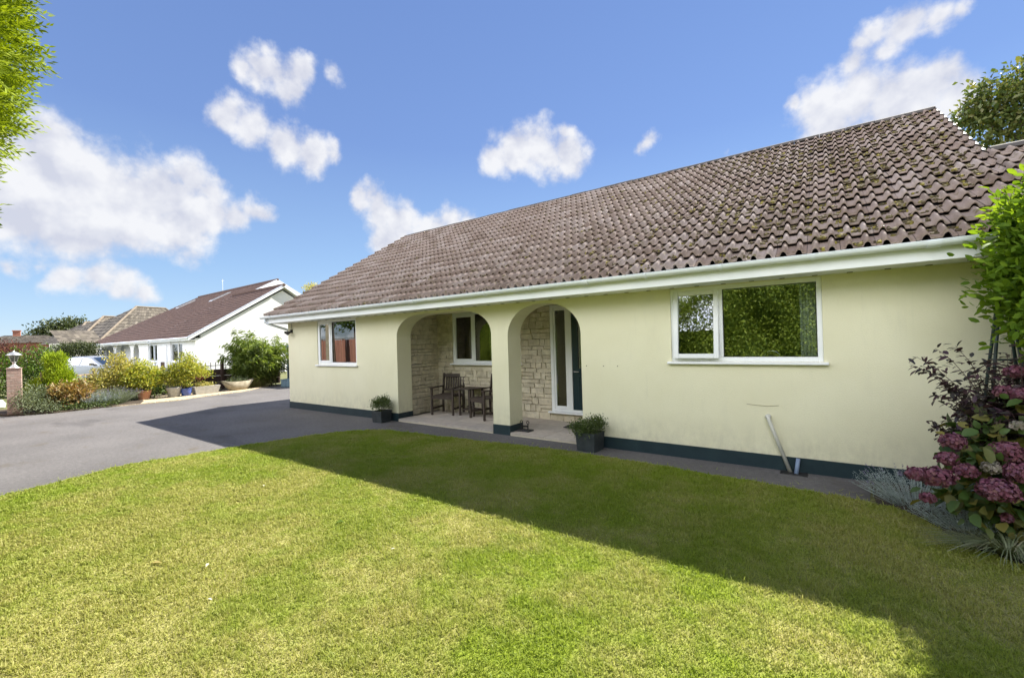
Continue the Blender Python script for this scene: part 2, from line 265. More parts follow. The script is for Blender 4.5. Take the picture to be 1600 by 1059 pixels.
# lawn colour follows where the turf itself is lush or dry
def lawn_cols(nt, lush, dry):
    f = ramp(nt, [(.43, (0, 0, 0)), (.62, (1, 1, 1))], noise(nt, .95, 8, .66))
    f2 = ramp(nt, [(.42, (0, 0, 0)), (.70, (1, 1, 1))], noise(nt, 5.5, 6, .62))
    m = nt.nodes.new('ShaderNodeMath'); m.operation = 'MULTIPLY_ADD'; m.use_clamp = True
    nt.links.new(f2, m.inputs[0]); m.inputs[1].default_value = .42
    # the corner near the conifer is the driest
    tcx = nt.nodes.new('ShaderNodeTexCoord'); dd = nt.nodes.new('ShaderNodeVectorMath'); dd.operation = 'DISTANCE'; nt.links.new(tcx.outputs['Object'], dd.inputs[0]); dd.inputs[1].default_value = (-4.7, -5.5, 0)
    mp = nt.nodes.new('ShaderNodeMapRange'); pass; mp.inputs['From Min'].default_value = .3; mp.inputs['From Max'].default_value = 3.4; mp.inputs['To Min'].default_value = .62; mp.inputs['To Max'].default_value = -.12; mp.clamp = True
    d2_ = nt.nodes.new('ShaderNodeVectorMath'); d2_.operation = 'DISTANCE'; nt.links.new(tcx.outputs['Object'], d2_.inputs[0]); d2_.inputs[1].default_value = (.5, -2.0, 0)
    ml = nt.nodes.new('ShaderNodeMath'); ml.operation = 'MULTIPLY_ADD'; nt.links.new(d2_.outputs['Value'], ml.inputs[0]); ml.inputs[1].default_value = 1.8; ml.inputs[2].default_value = 0.2
    mn_ = nt.nodes.new('ShaderNodeMath'); mn_.operation = 'MINIMUM'; nt.links.new(dd.outputs['Value'], mn_.inputs[0]); nt.links.new(ml.outputs[0], mn_.inputs[1]); nt.links.new(mn_.outputs[0], mp.inputs['Value'])
    ax = nt.nodes.new('ShaderNodeMath'); ax.operation = 'ADD'; nt.links.new(f, ax.inputs[0]); nt.links.new(mp.outputs[0], ax.inputs[1]); nt.links.new(ax.outputs[0], m.inputs[2])
    m2 = nt.nodes.new('ShaderNodeMath'); m2.operation = 'MULTIPLY'; m2.inputs[1].default_value = .85; nt.links.new(m.outputs[0], m2.inputs[0])
    return mixc(nt, lush, dry, m2.outputs[0])
def turf():
    m, nt, b = newmat('lawn_turf')
    nt.links.new(mixc(nt, lawn_cols(nt, (.20, .25, .03), (.34, .31, .12)), ramp(nt, [(.3, (.5, .5, .5)), (.7, (1.2, 1.2, 1.2))], noise(nt, 60, 5)), .7, 'MULTIPLY'), b.inputs['Base Color'])
    b.inputs['Roughness'].default_value = .95; b.inputs['Specular IOR Level'].default_value = .1; bump(nt, b, noise(nt, 70, 5), .8, .02); return m
MT['turf'] = turf()
def blades():
    m = bpy.data.materials.new('grass_blade'); m.use_nodes = True; nt = m.node_tree
    b = nt.nodes['Principled BSDF']; out = nt.nodes['Material Output']
    i = island(nt)
    lush = ramp(nt, [(.22, .30, .028), (.29, .37, .036), (.25, .33, .03), (.32, .39, .048)], i)
    dry = ramp(nt, [(.36, .36, .07), (.48, .44, .15), (.32, .35, .06), (.56, .50, .22)], i)
    c = lawn_cols(nt, lush, dry)
    nt.links.new(c, b.inputs['Base Color']); b.inputs['Roughness'].default_value = .55; b.inputs['Specular IOR Level'].default_value = .3
    t = nt.nodes.new('ShaderNodeBsdfTranslucent'); nt.links.new(c, t.inputs['Color'])
    mx = nt.nodes.new('ShaderNodeMixShader'); mx.inputs[0].default_value = .5
    nt.links.new(b.outputs[0], mx.inputs[1]); nt.links.new(t.outputs[0], mx.inputs[2]); nt.links.new(mx.outputs[0], out.inputs['Surface'])
    return m
MT['blade'] = blades()
MT['laurel'] = leafmat('laurel_leaf', [(.09, .17, .018), (.14, .24, .024), (.21, .32, .03), (.11, .20, .025)], .48, .55, (1.2, 1.1, .4), .12)
MT['purple'] = leafmat('purple_leaf', [(.045, .022, .032), (.075, .035, .045), (.05, .045, .03), (.035, .03, .04)], .25, .4, (1.1, .8, .8))
MT['hydleaf'] = leafmat('hydrangea_leaf', [(.05, .10, .02), (.09, .15, .03), (.07, .12, .04), (.26, .22, .05), (.06, .11, .03)], .35, .5)
MT['hydflower'] = leafmat('hydrangea_petal', [(.17, .045, .075), (.23, .07, .11), (.13, .035, .06), (.29, .12, .15), (.17, .07, .12), (.24, .11, .10)], .25, .7, (1, .9, .9))
MT['hydfade'] = leafmat('hydrangea_faded_petal', [(.30, .28, .22), (.36, .30, .26), (.25, .25, .18)], .25, .7, (1, 1, .9))
MT['silverleaf'] = leafmat('silver_grey_leaf', [(.32, .38, .37), (.42, .48, .47), (.26, .32, .30)], .2, .7, (1, 1, .9))
MT['lavleaf'] = leafmat('lavender_leaf', [(.15, .19, .11), (.22, .26, .16), (.18, .20, .12)], .25, .7, (1, 1, .8))
MT['lavflower'] = leafmat('lavender_flower', [(.20, .17, .30), (.28, .24, .38), (.24, .22, .30)], .2, .8, (1, 1, 1))
MT['strap'] = leafmat('strap_grass_leaf', [(.18, .22, .11), (.26, .29, .16), (.15, .19, .09), (.40, .38, .26)], .3, .5)
MT['conifer'] = leafmat('conifer_spray', [(.20, .27, .014), (.30, .38, .022), (.38, .45, .04), (.24, .32, .022), (.14, .19, .012)], .4, .7, (1.1, 1.1, .4), .2)
MT['hedgeleaf'] = leafmat('hedge_leaf', [(.15, .22, .022), (.21, .29, .03), (.28, .35, .045), (.17, .24, .026)], .3, .6)
MT['limeleaf'] = leafmat('lime_conifer_leaf', [(.27, .38, .014), (.38, .48, .022), (.20, .30, .014)], .35, .6)
MT['goldleaf'] = leafmat('golden_leaf', [(.43, .44, .04), (.54, .52, .07), (.33, .38, .04), (.62, .57, .13), (.21, .29, .035), (.15, .22, .03)], .38, .5)
MT['buffleaf'] = leafmat('buff_gold_leaf', [(.42, .37, .10), (.52, .45, .14), (.32, .33, .07), (.58, .50, .18), (.22, .25, .05)], .35, .55)
MT['bronzeleaf'] = leafmat('bronze_leaf', [(.32, .14, .06), (.24, .19, .05), (.40, .27, .10), (.14, .14, .03), (.34, .20, .08)], .3, .5)
MT['greyshrub'] = leafmat('grey_green_leaf', [(.13, .17, .09), (.20, .24, .14), (.10, .13, .06)], .25, .6)
MT['darkleaf'] = leafmat('dark_hedge_leaf', [(.035, .055, .018), (.06, .085, .03), (.09, .11, .045), (.05, .07, .02)], .25, .5)
MT['midleaf'] = leafmat('mid_green_leaf', [(.05, .10, .014), (.09, .16, .02), (.14, .22, .03), (.07, .13, .018)], .35, .45)
MT['copperleaf'] = leafmat('copper_leaf', [(.12, .04, .035), (.17, .065, .05), (.09, .04, .03), (.10, .08, .04)], .3, .5, (1.1, .8, .7))
MT['bamboo'] = leafmat('bamboo_leaf', [(.11, .17, .035), (.17, .25, .05), (.26, .33, .08), (.13, .20, .04)], .38, .4)
MT['oakleaf'] = leafmat('oak_leaf', [(.05, .08, .018), (.08, .12, .025), (.12, .15, .035), (.17, .17, .05)], .35, .45)
MT['redmaple'] = leafmat('red_maple_leaf', [(.30, .04, .07), (.38, .08, .12), (.22, .03, .05)], .35, .5, (1.2, .7, .8))
MT['herb'] = leafmat('small_planter_leaf', [(.05, .09, .02), (.10, .15, .035), (.14, .18, .06), (.08, .12, .04)], .3, .5)
MT['daisy'] = leafmat('white_petal', [(.7, .7, .68), (.78, .76, .74)], .2, .7, (1, 1, 1))
MT['litter'] = leafmat('dead_leaf', [(.30, .20, .07), (.42, .36, .12), (.22, .13, .05)], .2, .7)
MT['palelitter'] = leafmat('pale_leaf_underside', [(.55, .56, .44), (.62, .60, .5)], .2, .7, (1, 1, .9))
MT['darkstem'] = pm('dark_red_stem', (.05, .025, .025), (.09, .05, .04), 10, .7)
MT['culm'] = pm('bamboo_cane', (.22, .24, .07), (.32, .30, .11), 10, .5)

# ------------------------------------------------------------------ mesh helpers
class MB:
    def __init__(s): s.v = []; s.f = []
    def add(s, v, f):
        o = len(s.v); s.v += [tuple(p) for p in v]; s.f += [tuple(i + o for i in q) for q in f]; return s
    def box(s, x0, x1, y0, y1, z0, z1, m=None):
        v = [(x, y, z) for x in (x0, x1) for y in (y0, y1) for z in (z0, z1)]
        if m is not None: v = [tuple(m @ Vector(p)) for p in v]
        return s.add(v, [(0, 1, 3, 2), (4, 6, 7, 5), (0, 4, 5, 1), (2, 3, 7, 6), (0, 2, 6, 4), (1, 5, 7, 3)])
    def bbox(s, x0, x1, y0, y1, z0, z1, b=.005, m=None, seg=1):
        bm = bmesh.new(); bmesh.ops.create_cube(bm, size=1)
        for v in bm.verts: v.co = Vector(((x0 + x1) / 2 + v.co.x * (x1 - x0), (y0 + y1) / 2 + v.co.y * (y1 - y0), (z0 + z1) / 2 + v.co.z * (z1 - z0)))
        bmesh.ops.bevel(bm, geom=bm.edges[:], offset=b, segments=seg, affect='EDGES', profile=.5)
        vs = [(m @ v.co if m is not None else v.co.copy()) for v in bm.verts]; bm.verts.index_update()
        fs = [[v.index for v in f.verts] for f in bm.faces]; bm.free(); return s.add(vs, fs)
    def tube(s, pts, rad, n=8, cap=True):
        pts = [Vector(p) for p in pts]; k = len(pts)
        rad = rad if isinstance(rad, (list, tuple)) else [rad] * k
        v = []; f = []; prev = None
        for i, p in enumerate(pts):
            t = (pts[min(i + 1, k - 1)] - pts[max(i - 1, 0)]).normalized()
            if prev is None: a = Vector((0, 0, 1)) if abs(t.z) < .9 else Vector((1, 0, 0)); u = t.cross(a).normalized()
            else: u = (prev - t * prev.dot(t)).normalized()
            prev = u; w = t.cross(u)
            for j in range(n):
                an = 2 * math.pi * j / n; v.append(p + (u * math.cos(an) + w * math.sin(an)) * rad[i])
        for i in range(k - 1):
            for j in range(n): f.append((i * n + j, i * n + (j + 1) % n, (i + 1) * n + (j + 1) % n, (i + 1) * n + j))
        if cap: f.append(tuple(range(n))[::-1]); f.append(tuple((k - 1) * n + j for j in range(n)))
        return s.add(v, f)
    def lathe(s, prof, n=20, c=(0, 0, 0), sq=None):
        v = []; f = []
        for (r, z) in prof:
            for j in range(n):
                a = 2 * math.pi * j / n; v.append((c[0] + r * math.cos(a), c[1] + r * math.sin(a), c[2] + z))
        k = len(prof)
        for i in range(k - 1):
            for j in range(n): f.append((i * n + j, i * n + (j + 1) % n, (i + 1) * n + (j + 1) % n, (i + 1) * n + j))
        f.append(tuple(range(n))[::-1]); f.append(tuple((k - 1) * n + j for j in range(n)))
        return s.add(v, f)
    def prism(s, poly, axis, a, b):
        """polygon in the two other axes, extruded along axis from a to b"""
        n = len(poly); v = []
        for t in (a, b):
            for (p, q) in poly: v.append({'x': (t, p, q), 'y': (p, t, q), 'z': (p, q, t)}[axis])
        return s.add(v, [tuple(range(n))[::-1], tuple(range(n, 2 * n))] + [(i, (i + 1) % n, n + (i + 1) % n, n + i) for i in range(n)])
    def xform(s, m): s.v = [tuple(m @ Vector(p)) for p in s.v]; return s

def finish(me, fix):
    if fix:
        bm = bmesh.new(); bm.from_mesh(me); bmesh.ops.recalc_face_normals(bm, faces=bm.faces); bm.to_mesh(me); bm.free()
def obj(name, mb, m, parent=None, smooth=False, fix=True):
    me = bpy.data.meshes.new(name); me.from_pydata(mb.v, [], mb.f); me.update()
    finish(me, fix)
    if smooth: me.polygons.foreach_set('use_smooth', [True] * len(me.polygons))
    me.materials.append(MT[m] if isinstance(m, str) else m)
    o = bpy.data.objects.new(name, me); COL.objects.link(o)
    if parent: o.parent = parent
    return o
def tag(o, label, cat, group=None, kind=None):
    if label: o['label'] = label
    if cat: o['category'] = cat
    if group: o['group'] = group
    if kind: o['kind'] = kind
    return o
def thing(name, label, cat, loc=(0, 0, 0), rz=0, group=None):
    o = bpy.data.objects.new(name, None); COL.objects.link(o); o.location = loc; o.rotation_euler = (0, 0, rz); o.empty_display_size = .2
    return tag(o, label, cat, group)
def struct(name, mb, m, label=None, smooth=False):
    o = obj(name, mb, m, None, smooth); o['kind'] = 'structure'
    if label: o['label'] = label
    return o
def dup(root, loc, rz, label, group=None, scale=None):
    r = root.copy(); COL.objects.link(r); r.location = loc; r.rotation_euler = (0, 0, rz); r['label'] = label
    if scale: r.scale = scale
    if group: r['group'] = group
    for ch in list(root.children):
        c = ch.copy(); COL.objects.link(c); c.parent = r
        for g in ch.children:
            d = g.copy(); COL.objects.link(d); d.parent = c
    return r
def npmesh(name, V, F, m, parent=None, smooth=False):
    """V (n,3); F list of (faces array (k,c))"""
    me = bpy.data.meshes.new(name)
    me.vertices.add(len(V)); me.vertices.foreach_set('co', np.ascontiguousarray(V, dtype=np.float32).ravel())
    tot = sum(f.size for f in F); nf = sum(len(f) for f in F)
    me.loops.add(tot); me.loops.foreach_set('vertex_index', np.concatenate([f.ravel() for f in F]).astype(np.int32))
    me.polygons.add(nf)
    lens = np.concatenate([np.full(len(f), f.shape[1]) for f in F]); st = np.concatenate([[0], np.cumsum(lens)[:-1]])
    me.polygons.foreach_set('loop_start', st.astype(np.int32)); me.polygons.foreach_set('loop_total', lens.astype(np.int32))
    if smooth: me.polygons.foreach_set('use_smooth', np.ones(nf, dtype=bool))
    me.update(calc_edges=True); me.validate()
    me.materials.append(MT[m] if isinstance(m, str) else m)
    o = bpy.data.objects.new(name, me); COL.objects.link(o)
    if parent: o.parent = parent
    return o
def nrm(a): return a / np.maximum(np.linalg.norm(a, axis=-1, keepdims=True), 1e-9)
def leaves(P, D, N, L, Wd, fold=.25, bend=.15):
    """one folded leaf per row: base P, axis D, face normal N"""
    D = nrm(D); Sd = nrm(np.cross(D, N)); Nn = np.cross(Sd, D); L = L[:, None]; Wd = Wd[:, None]
    mid = P + D * L * .45
    a = mid - Sd * Wd * .5 + Nn * Wd * fold; b = mid + Sd * Wd * .5 + Nn * Wd * fold; t = P + D * L - Nn * L * bend
    V = np.stack([P, a, t, b], 1).reshape(-1, 3); k = np.arange(len(P))[:, None] * 4
    return V, np.concatenate([k + [0, 1, 2], k + [0, 2, 3]], 0)
def leaves8(P, D, N, L, Wd, fold=.2, bend=.3):
    """rounded folded leaf with a midrib"""
    D = nrm(D); Sd = nrm(np.cross(D, N)); Nn = np.cross(Sd, D); L = L[:, None]; Wd = Wd[:, None]
    def pt(u, w): return P + D * L * u + Sd * Wd * w * .5 + Nn * (abs(w) * Wd * fold - L * bend * u * u)
    V = np.stack([pt(0, 0), pt(.22, .78), pt(.58, .95), pt(1, 0), pt(.58, -.95), pt(.22, -.78), pt(.22, 0), pt(.58, 0), pt(.85, .5), pt(.85, -.5)], 1).reshape(-1, 3); k = np.arange(len(P))[:, None] * 10
    return V, np.concatenate([k + q for q in ([0, 6, 1], [7, 3, 8], [0, 5, 6], [7, 9, 3])]), np.concatenate([k + q for q in ([6, 7, 2, 1], [5, 4, 7, 6])] ), np.concatenate([k + q for q in ([7, 8, 2], [7, 4, 9])])
def rdir(n):
    return nrm(RNG.normal(size=(n, 3)))
def blob_points(blobs, n, shell=.45):
    """points spread through ellipsoid blobs (cx,cy,cz,rx,ry,rz), thicker near the outside"""
    B = np.array(blobs, float); w = (B[:, 3] * B[:, 4] * B[:, 5]) ** (2 / 3); w /= w.sum()
    i = RNG.choice(len(B), n, p=w); d = rdir(n); r = RNG.random(n) ** shell
    return B[i, :3] + d * B[i, 3:] * r[:, None], nrm(d / B[i, 3:]), r
def foliage(name, blobs, ncl, per, L, Wd, m, parent=None, spread=.12, shell=.45, up=.3, out=.7, droop=0., rnd=.7, jit=.3, fold=.25, bend=.15, zmin=None, rounded=False):
    C, O, r = blob_points(blobs, ncl, shell)
    C = np.repeat(C, per, 0); O = np.repeat(O, per, 0); n = len(C)
    P = C + RNG.normal(size=(n, 3)) * spread * .5
    D = O * out + RNG.normal(size=(n, 3)) * rnd * .6 + np.array([0, 0, up - droop])
    N = O * .4 + RNG.normal(size=(n, 3)) * .5 + np.array([0, 0, .6])
    if zmin is not None: P[:, 2] = np.maximum(P[:, 2], zmin + RNG.random(n) * .05)
    s = 1 + RNG.uniform(-jit, jit, n)
    if rounded:
        V, a, b, c = leaves8(P, D, N, L * s, Wd * s, fold, bend); return npmesh(name, V, [a, b, c], m, parent, True)
    V, F = leaves(P, D, N, L * s, Wd * s, fold, bend)
    return npmesh(name, V, [F], m, parent)
def branches(name, base, tips, r0, m, parent=None, n=6, mid=.45, wob=.08, extra=0):
    mb = MB(); base = Vector(base)
    for t in tips:
        t = Vector(t); k = 5; pts = []
        for i in range(k):
            u = i / (k - 1); p = base.lerp(t, u) + Vector((random.uniform(-1, 1), random.uniform(-1, 1), random.uniform(-.5, .5))) * wob * (t - base).length * math.sin(u * math.pi)
            pts.append(p)
        mb.tube(pts, [r0 * (1 - .8 * i / (k - 1)) for i in range(k)], n)
    return obj(name, mb, m, parent, smooth=True, fix=False)
def shrub(name, label, cat, base, blobs, ncl, per, L, Wd, m, stem='stem', stems=6, r0=.012, group=None, part='foliage', **k):
    """blobs relative to base"""
    t = thing(name, label, cat, base, 0, group)
    f = foliage(part, blobs, ncl, per, L, Wd, m, t, **k)
    tips = []
    for i in range(stems):
        b = random.choice(blobs); tips.append((b[0] + random.uniform(-.5, .5) * b[3], b[1] + random.uniform(-.5, .5) * b[4], b[2] + random.uniform(-.2, .6) * b[5]))
    branches('stem', (0, 0, 0), tips, r0, stem, t)
    return t

def arching(name, label, cat, base, stems, per, L, Wd, m, stem, r0=.005, group=None, start=.3, droop=.2, rounded=True, fold=.15, bend=.2, nper=1, jit=.02):
    """stems: list of (tip relative to base, rise) curves; leaves set along each one"""
    t = thing(name, label, cat, base, 0, group); mb = MB(); Ps, Ds, Ns = [], [], []
    for (foot, tip, rise) in stems:
        foot, tip = Vector(foot), Vector(tip); ctl = foot.lerp(tip, .5) + Vector((0, 0, rise)) - (tip - foot) * .12
        cv = lambda u: foot * (1 - u) ** 2 + ctl * 2 * u * (1 - u) + tip * u * u
        mb.tube([cv(k / 6) for k in range(7)], [r0 * (1 - .75 * k / 6) for k in range(7)], 5)
        for k in range(per):
            u = start + (1 - start) * (k + random.random()) / per; p = cv(u); d = (cv(min(1, u + .02)) - cv(u - .02)).normalized()
            for q in range(nper):
                sd = Vector((random.gauss(0, 1), random.gauss(0, 1), random.gauss(0, .6))); sd = (sd - d * sd.dot(d)).normalized()
                Ps.append(p + Vector((random.gauss(0, jit), random.gauss(0, jit), random.gauss(0, jit)))); Ds.append(d * .55 + sd * .8 + Vector((0, 0, -droop))); Ns.append((random.gauss(0, .4), random.gauss(0, .4), 1))
    P, D, N = np.array(Ps), np.array([tuple(d) for d in Ds]), np.array(Ns); P = np.array([tuple(p) for p in Ps]); n = len(P); s = RNG.uniform(.6, 1.25, n)
    if rounded: V, a, b, c = leaves8(P, D, N, L * s, Wd * s, fold, bend); npmesh('foliage', V, [a, b, c], m, t, True)
    else: V, F = leaves(P, D, N, L * s, Wd * s, fold, bend); npmesh('foliage', V, [F], m, t)
    obj('stem', mb, stem, t, True, False); return t
# ------------------------------------------------------------------ ground, drive, lawn
def smooth_poly(pts, k=4):
    out = []; n = len(pts)
    for i in range(n):
        p0, p1, p2, p3 = (np.array(pts[(i + d - 1) % n], float) for d in range(4))
        for j in range(k):
            t = j / k
            out.append(tuple(.5 * ((2 * p1) + (-p0 + p2) * t + (2 * p0 - 5 * p1 + 4 * p2 - p3) * t * t + (-p0 + 3 * p1 - 3 * p2 + p3) * t ** 3)))
    return out
def sheet(name, poly, z0, z1, m, kind='structure'):
    o = obj(name, MB().prism(poly, 'z', z0, z1), m)
    if kind: o['kind'] = kind
    return o
def gmat():
    m, nt, b = newmat('rough_grass_ground')
    nt.links.new(ramp(nt, [(.3, (.07, .09, .02)), (.7, (.16, .15, .06))], noise(nt, .8, 8)), b.inputs['Base Color'])
    b.inputs['Roughness'].default_value = .95; bump(nt, b, noise(nt, 30, 6), .8, .04); return m
MT['ground'] = gmat()
struct('ground', MB().add([(-900, -900, -.012), (900, -900, -.012), (900, 900, -.012), (-900, 900, -.012)], [(0, 1, 2, 3)]), 'ground')
DRIVE = [(.35, 9.5), (.35, -.3), (.30, -.86), (-1.2, -.9), (-6, -.9), (-7.4, -5.7), (-7.4, -13), (-24.9, -13), (-24.9, -5.6), (-20, -5.2), (-18.7, -4.75), (-18.1, -3.9),
         (-18.2, -2.8), (-17.95, -1.6), (-17.95, -.9), (-18.25, -.4), (-18.5, .6), (-18.75, 1.45), (-19.6, 2.4), (-20.4, 3.3), (-20.4, 9.5)]
sheet('driveway', DRIVE, -.3, 0.0, 'tarmac')
struct('road', MB().add([(-31, -60, -.006), (-25, -60, -.006), (-25, -4.6, -.006), (-31, -3.9, -.006)], [(0, 1, 2, 3)]), 'tarmac')
LAWN_E = [(-8.0, -8.6), (-8.02, -7.2), (-8.08, -5.75), (-8.32, -5.0), (-8.5, -4.4), (-8.37, -3.67), (-8.2, -2.76), (-7.85, -1.6), (-7.25, -.93), (-6.43, -.80), (-4.59, -.66), (-3.1, -.56),
          (-1.25, -.70), (.15, -.84), (.62, -1.06), (.80, -1.5), (1.1, -1.8), (1.9, -2.1), (3.2, -2.6), (3.6, -5.0), (3.4, -8.6)]
LAWN = smooth_poly(LAWN_E, 12)
LAWN = [(x + .035 * math.sin(i * 2.1) * math.sin(i * .73) + random.uniform(-.012, .012), y + .03 * math.sin(i * 1.7 + 1) * math.sin(i * .9) + random.uniform(-.012, .012)) for i, (x, y) in enumerate(LAWN)]
sheet('lawn', LAWN, -.2, .022, 'turf')
sheet('planting_bed', [(.36, -.02), (.36, -.86), (.62, -1.02), (.85, -1.55), (1.2, -1.85), (2.1, -2.2), (3.3, -2.6), (5.4, -2.6), (5.4, -.02)], -.2, .016, 'soil')
sheet('shrub_bed', [(-18.75, -4.70), (-18.15, -3.85), (-18.25, -2.8), (-18.05, -1.9), (-18.9, -1.6), (-20.0, -1.5), (-20.2, 3.35), (-20.8, 3.4), (-20.8, -4.9)], -.2, .03, 'soil')
sheet('gravel_strip', smooth_poly([(-18.22, -2.6), (-17.98, -1.6), (-17.98, -.9), (-18.28, -.4), (-18.53, .6), (-18.78, 1.5), (-19.63, 2.45), (-20.1, 3.0), (-20.3, 1.5), (-20.2, 0), (-20.2, -1.45), (-19.1, -1.7)], 3), -.2, .026, 'gravel')

# individual grass blades of the lawn: nobody could count them
def in_poly(P, poly):
    x, y = P[:, 0], P[:, 1]; ins = np.zeros(len(P), bool); n = len(poly)
    for i in range(n):
        (x1, y1), (x2, y2) = poly[i], poly[(i + 1) % n]
        c = ((y1 > y) != (y2 > y)); ins ^= c & (x < (x2 - x1) * (y - y1) / ((y2 - y1) + 1e-12) + x1)
    return ins
def grass():
    n = 1700000
    P = np.stack([RNG.uniform(-8.7, 3.7, n), RNG.uniform(-8.6, -.4, n)], 1)
    P = P[in_poly(P, LAWN)]
    d = np.hypot(P[:, 0], P[:, 1] + 6.37)
    fwd = (P[:, 0] * -.583 + (P[:, 1] + 6.37) * .812)
    keep = np.where(fwd > .6, np.clip(1.15 - d / 14, .4, 1), .10)
    P = P[RNG.random(len(P)) < keep * .85]; n = len(P)
    # tufts: pull blades towards random centres a little, vary height in patches
    ph = np.sin(P[:, 0] * 3.1 + np.sin(P[:, 1] * 2.3) * 2) * np.sin(P[:, 1] * 2.7 + np.sin(P[:, 0] * 1.9) * 2)
    ph2 = np.sin(P[:, 0] * 17 + np.sin(P[:, 1] * 13) * 2) * np.sin(P[:, 1] * 15 + np.sin(P[:, 0] * 11) * 2)
    d2 = np.hypot(P[:, 0], P[:, 1] + 6.37)
    w = (.0022 + .0010 * RNG.random(n)) * np.clip(d2 / 3.2, 1, 2.2)
    h = (.017 + .006 * ph + .008 * ph2 + RNG.random(n) * .017).clip(.010, .05)
    tall = RNG.random(n) < .012; h[tall] *= 1.9
    # coarse tussocks and broad leaved weeds among the fine grass
    tc_ = P[RNG.integers(0, n, 420)]; big = np.repeat(RNG.random(420) < .45, 26); T = np.repeat(tc_, 26, 0) + RNG.normal(size=(420 * 26, 2)) * np.where(big, .022, .045)[:, None]
    T_ok = in_poly(T, LAWN); T, big = T[T_ok], big[T_ok]; P = np.concatenate([P, T]); h = np.concatenate([h, np.where(big, RNG.uniform(.014, .026, len(T)), RNG.uniform(.035, .065, len(T)))])
    w = np.concatenate([w, np.where(big, .0062, .0030)]); n = len(P)
    a = RNG.uniform(0, 2 * np.pi, n); dirv = np.stack([np.cos(a), np.sin(a), np.zeros(n)], 1)
    a2 = a + np.pi / 2 + RNG.normal(size=n) * .5; sd = np.stack([np.cos(a2), np.sin(a2), np.zeros(n)], 1)
    lean = RNG.uniform(.15, 1.15, n)
    B = np.concatenate([P, np.full((n, 1), .018)], 1)
    up = np.array([0, 0, 1.])
    mid = B + up * (h * .55)[:, None] + dirv * (h * lean * .35)[:, None]
    tip = B + up * (h * (1.05 - lean * .35))[:, None] + dirv * (h * lean)[:, None]
    V = np.stack([B - sd * w[:, None], B + sd * w[:, None], mid + sd * w[:, None] * .75, mid - sd * w[:, None] * .75, tip], 1).reshape(-1, 3)
    k = np.arange(n)[:, None] * 5
    # clippings and creeping grass straying over the edge
    E = np.array(LAWN); i = RNG.integers(0, len(E), 26000); E0, E1 = E[i], E[(i + 1) % len(E)]; u = RNG.random(len(i))[:, None]
    Q = E0 * (1 - u) + E1 * u + RNG.normal(size=(len(i), 2)) * (.035 + .10 * (RNG.random(len(i)) < .25))[:, None]
    Q = Q[~in_poly(Q, LAWN)]; m2 = len(Q); a = RNG.uniform(0, 6.28, m2); L = RNG.uniform(.02, .06, m2)
    B = np.concatenate([Q, np.full((m2, 1), .003)], 1); dv = np.stack([np.cos(a), np.sin(a), RNG.uniform(.0, .5, m2)], 1); s2 = np.stack([-np.sin(a), np.cos(a), np.zeros(m2)], 1) * .0028
    V2 = np.stack([B - s2, B + s2, B + dv * (L * .55)[:, None] + s2 * .8, B + dv * (L * .55)[:, None] - s2 * .8, B + dv * L[:, None]], 1).reshape(-1, 3)
    V = np.concatenate([V, V2]); k = np.arange(n + m2)[:, None] * 5
    o = npmesh('grass', V, [k + [0, 1, 2, 3], k + [3, 2, 4]], 'blade')
    tag(o, 'short mown lawn grass, green with dry straw patches', 'grass', kind='stuff')
    print('blades', n)
grass()

# ------------------------------------------------------------------ the cream bungalow
house = thing('bungalow', 'cream rendered bungalow with mossy brown tiled roof and arched porch', 'house', (-5, 0, 0))
HM = Matrix.Translation((5, 0, 0))
def hobj(name, mb, m, parent=None, smooth=False, fix=True):
    mb.xform(HM); return obj(name, mb, m, parent or house, smooth, fix)
def panel(outer, holes, y0, y1):
    """wall sheet in XZ with holes, thickened from y0 to y1"""
    bm = bmesh.new()
    for loop in [outer] + holes:
        vs = [bm.verts.new((x, y0, z)) for x, z in loop]
        for i in range(len(vs)): bm.edges.new((vs[i], vs[(i + 1) % len(vs)]))
    bmesh.ops.triangle_fill(bm, use_beauty=True, use_dissolve=False, edges=bm.edges[:])
    r = bmesh.ops.extrude_face_region(bm, geom=bm.faces[:])
    for v in r['geom']:
        if isinstance(v, bmesh.types.BMVert): v.co.y = y1
    bm.verts.index_update(); mb = MB().add([v.co.copy() for v in bm.verts], [[v.index for v in f.verts] for f in bm.faces]); bm.free()
    return mb
def arch_pts(x0, x1, zs, zt, rx, n=10, e=2.0):
    """left spring -> over the top -> right spring"""
    pts = []
    for i in range(n + 1):
        t = math.pi / 2 * i / n; pts.append((x0 + rx * (1 - math.cos(t) ** (2 / e)), zs + (zt - zs) * math.sin(t) ** (2 / e)))
    for i in range(n + 1):
        t = math.pi / 2 * (1 - i / n); pts.append((x1 - rx * (1 - math.cos(t) ** (2 / e)), zs + (zt - zs) * math.sin(t) ** (2 / e)))
    return pts
PT = .1765
A1 = arch_pts(-7.705, -5.045, 1.86, 2.315, .72); A2 = arch_pts(-4.665, -3.21, 1.80, 2.325, .66)
outer = [(-12.35, PT), (-7.705, PT)] + A1 + [(-5.045, PT), (-4.665, PT)] + A2 + [(-3.21, PT), (5.0, PT), (5.0, 2.42), (-12.35, 2.42)]
WL = (-10.88, -9.18, 1.225, 2.366); WK = (-1.79, -.03, 1.345, 2.364)
rect = lambda r: [(r[0], r[2]), (r[1], r[2]), (r[1], r[3]), (r[0], r[3])]
hobj('front_wall', panel(outer, [rect(WL), rect(WK)], 0, .40), 'stucco')
for a, b in ((-12.36, -7.700), (-5.050, -4.660), (-3.215, 5.0)): hobj('plinth', MB().box(a, b, -.010, .406, -.1, PT - .002), 'plinth')
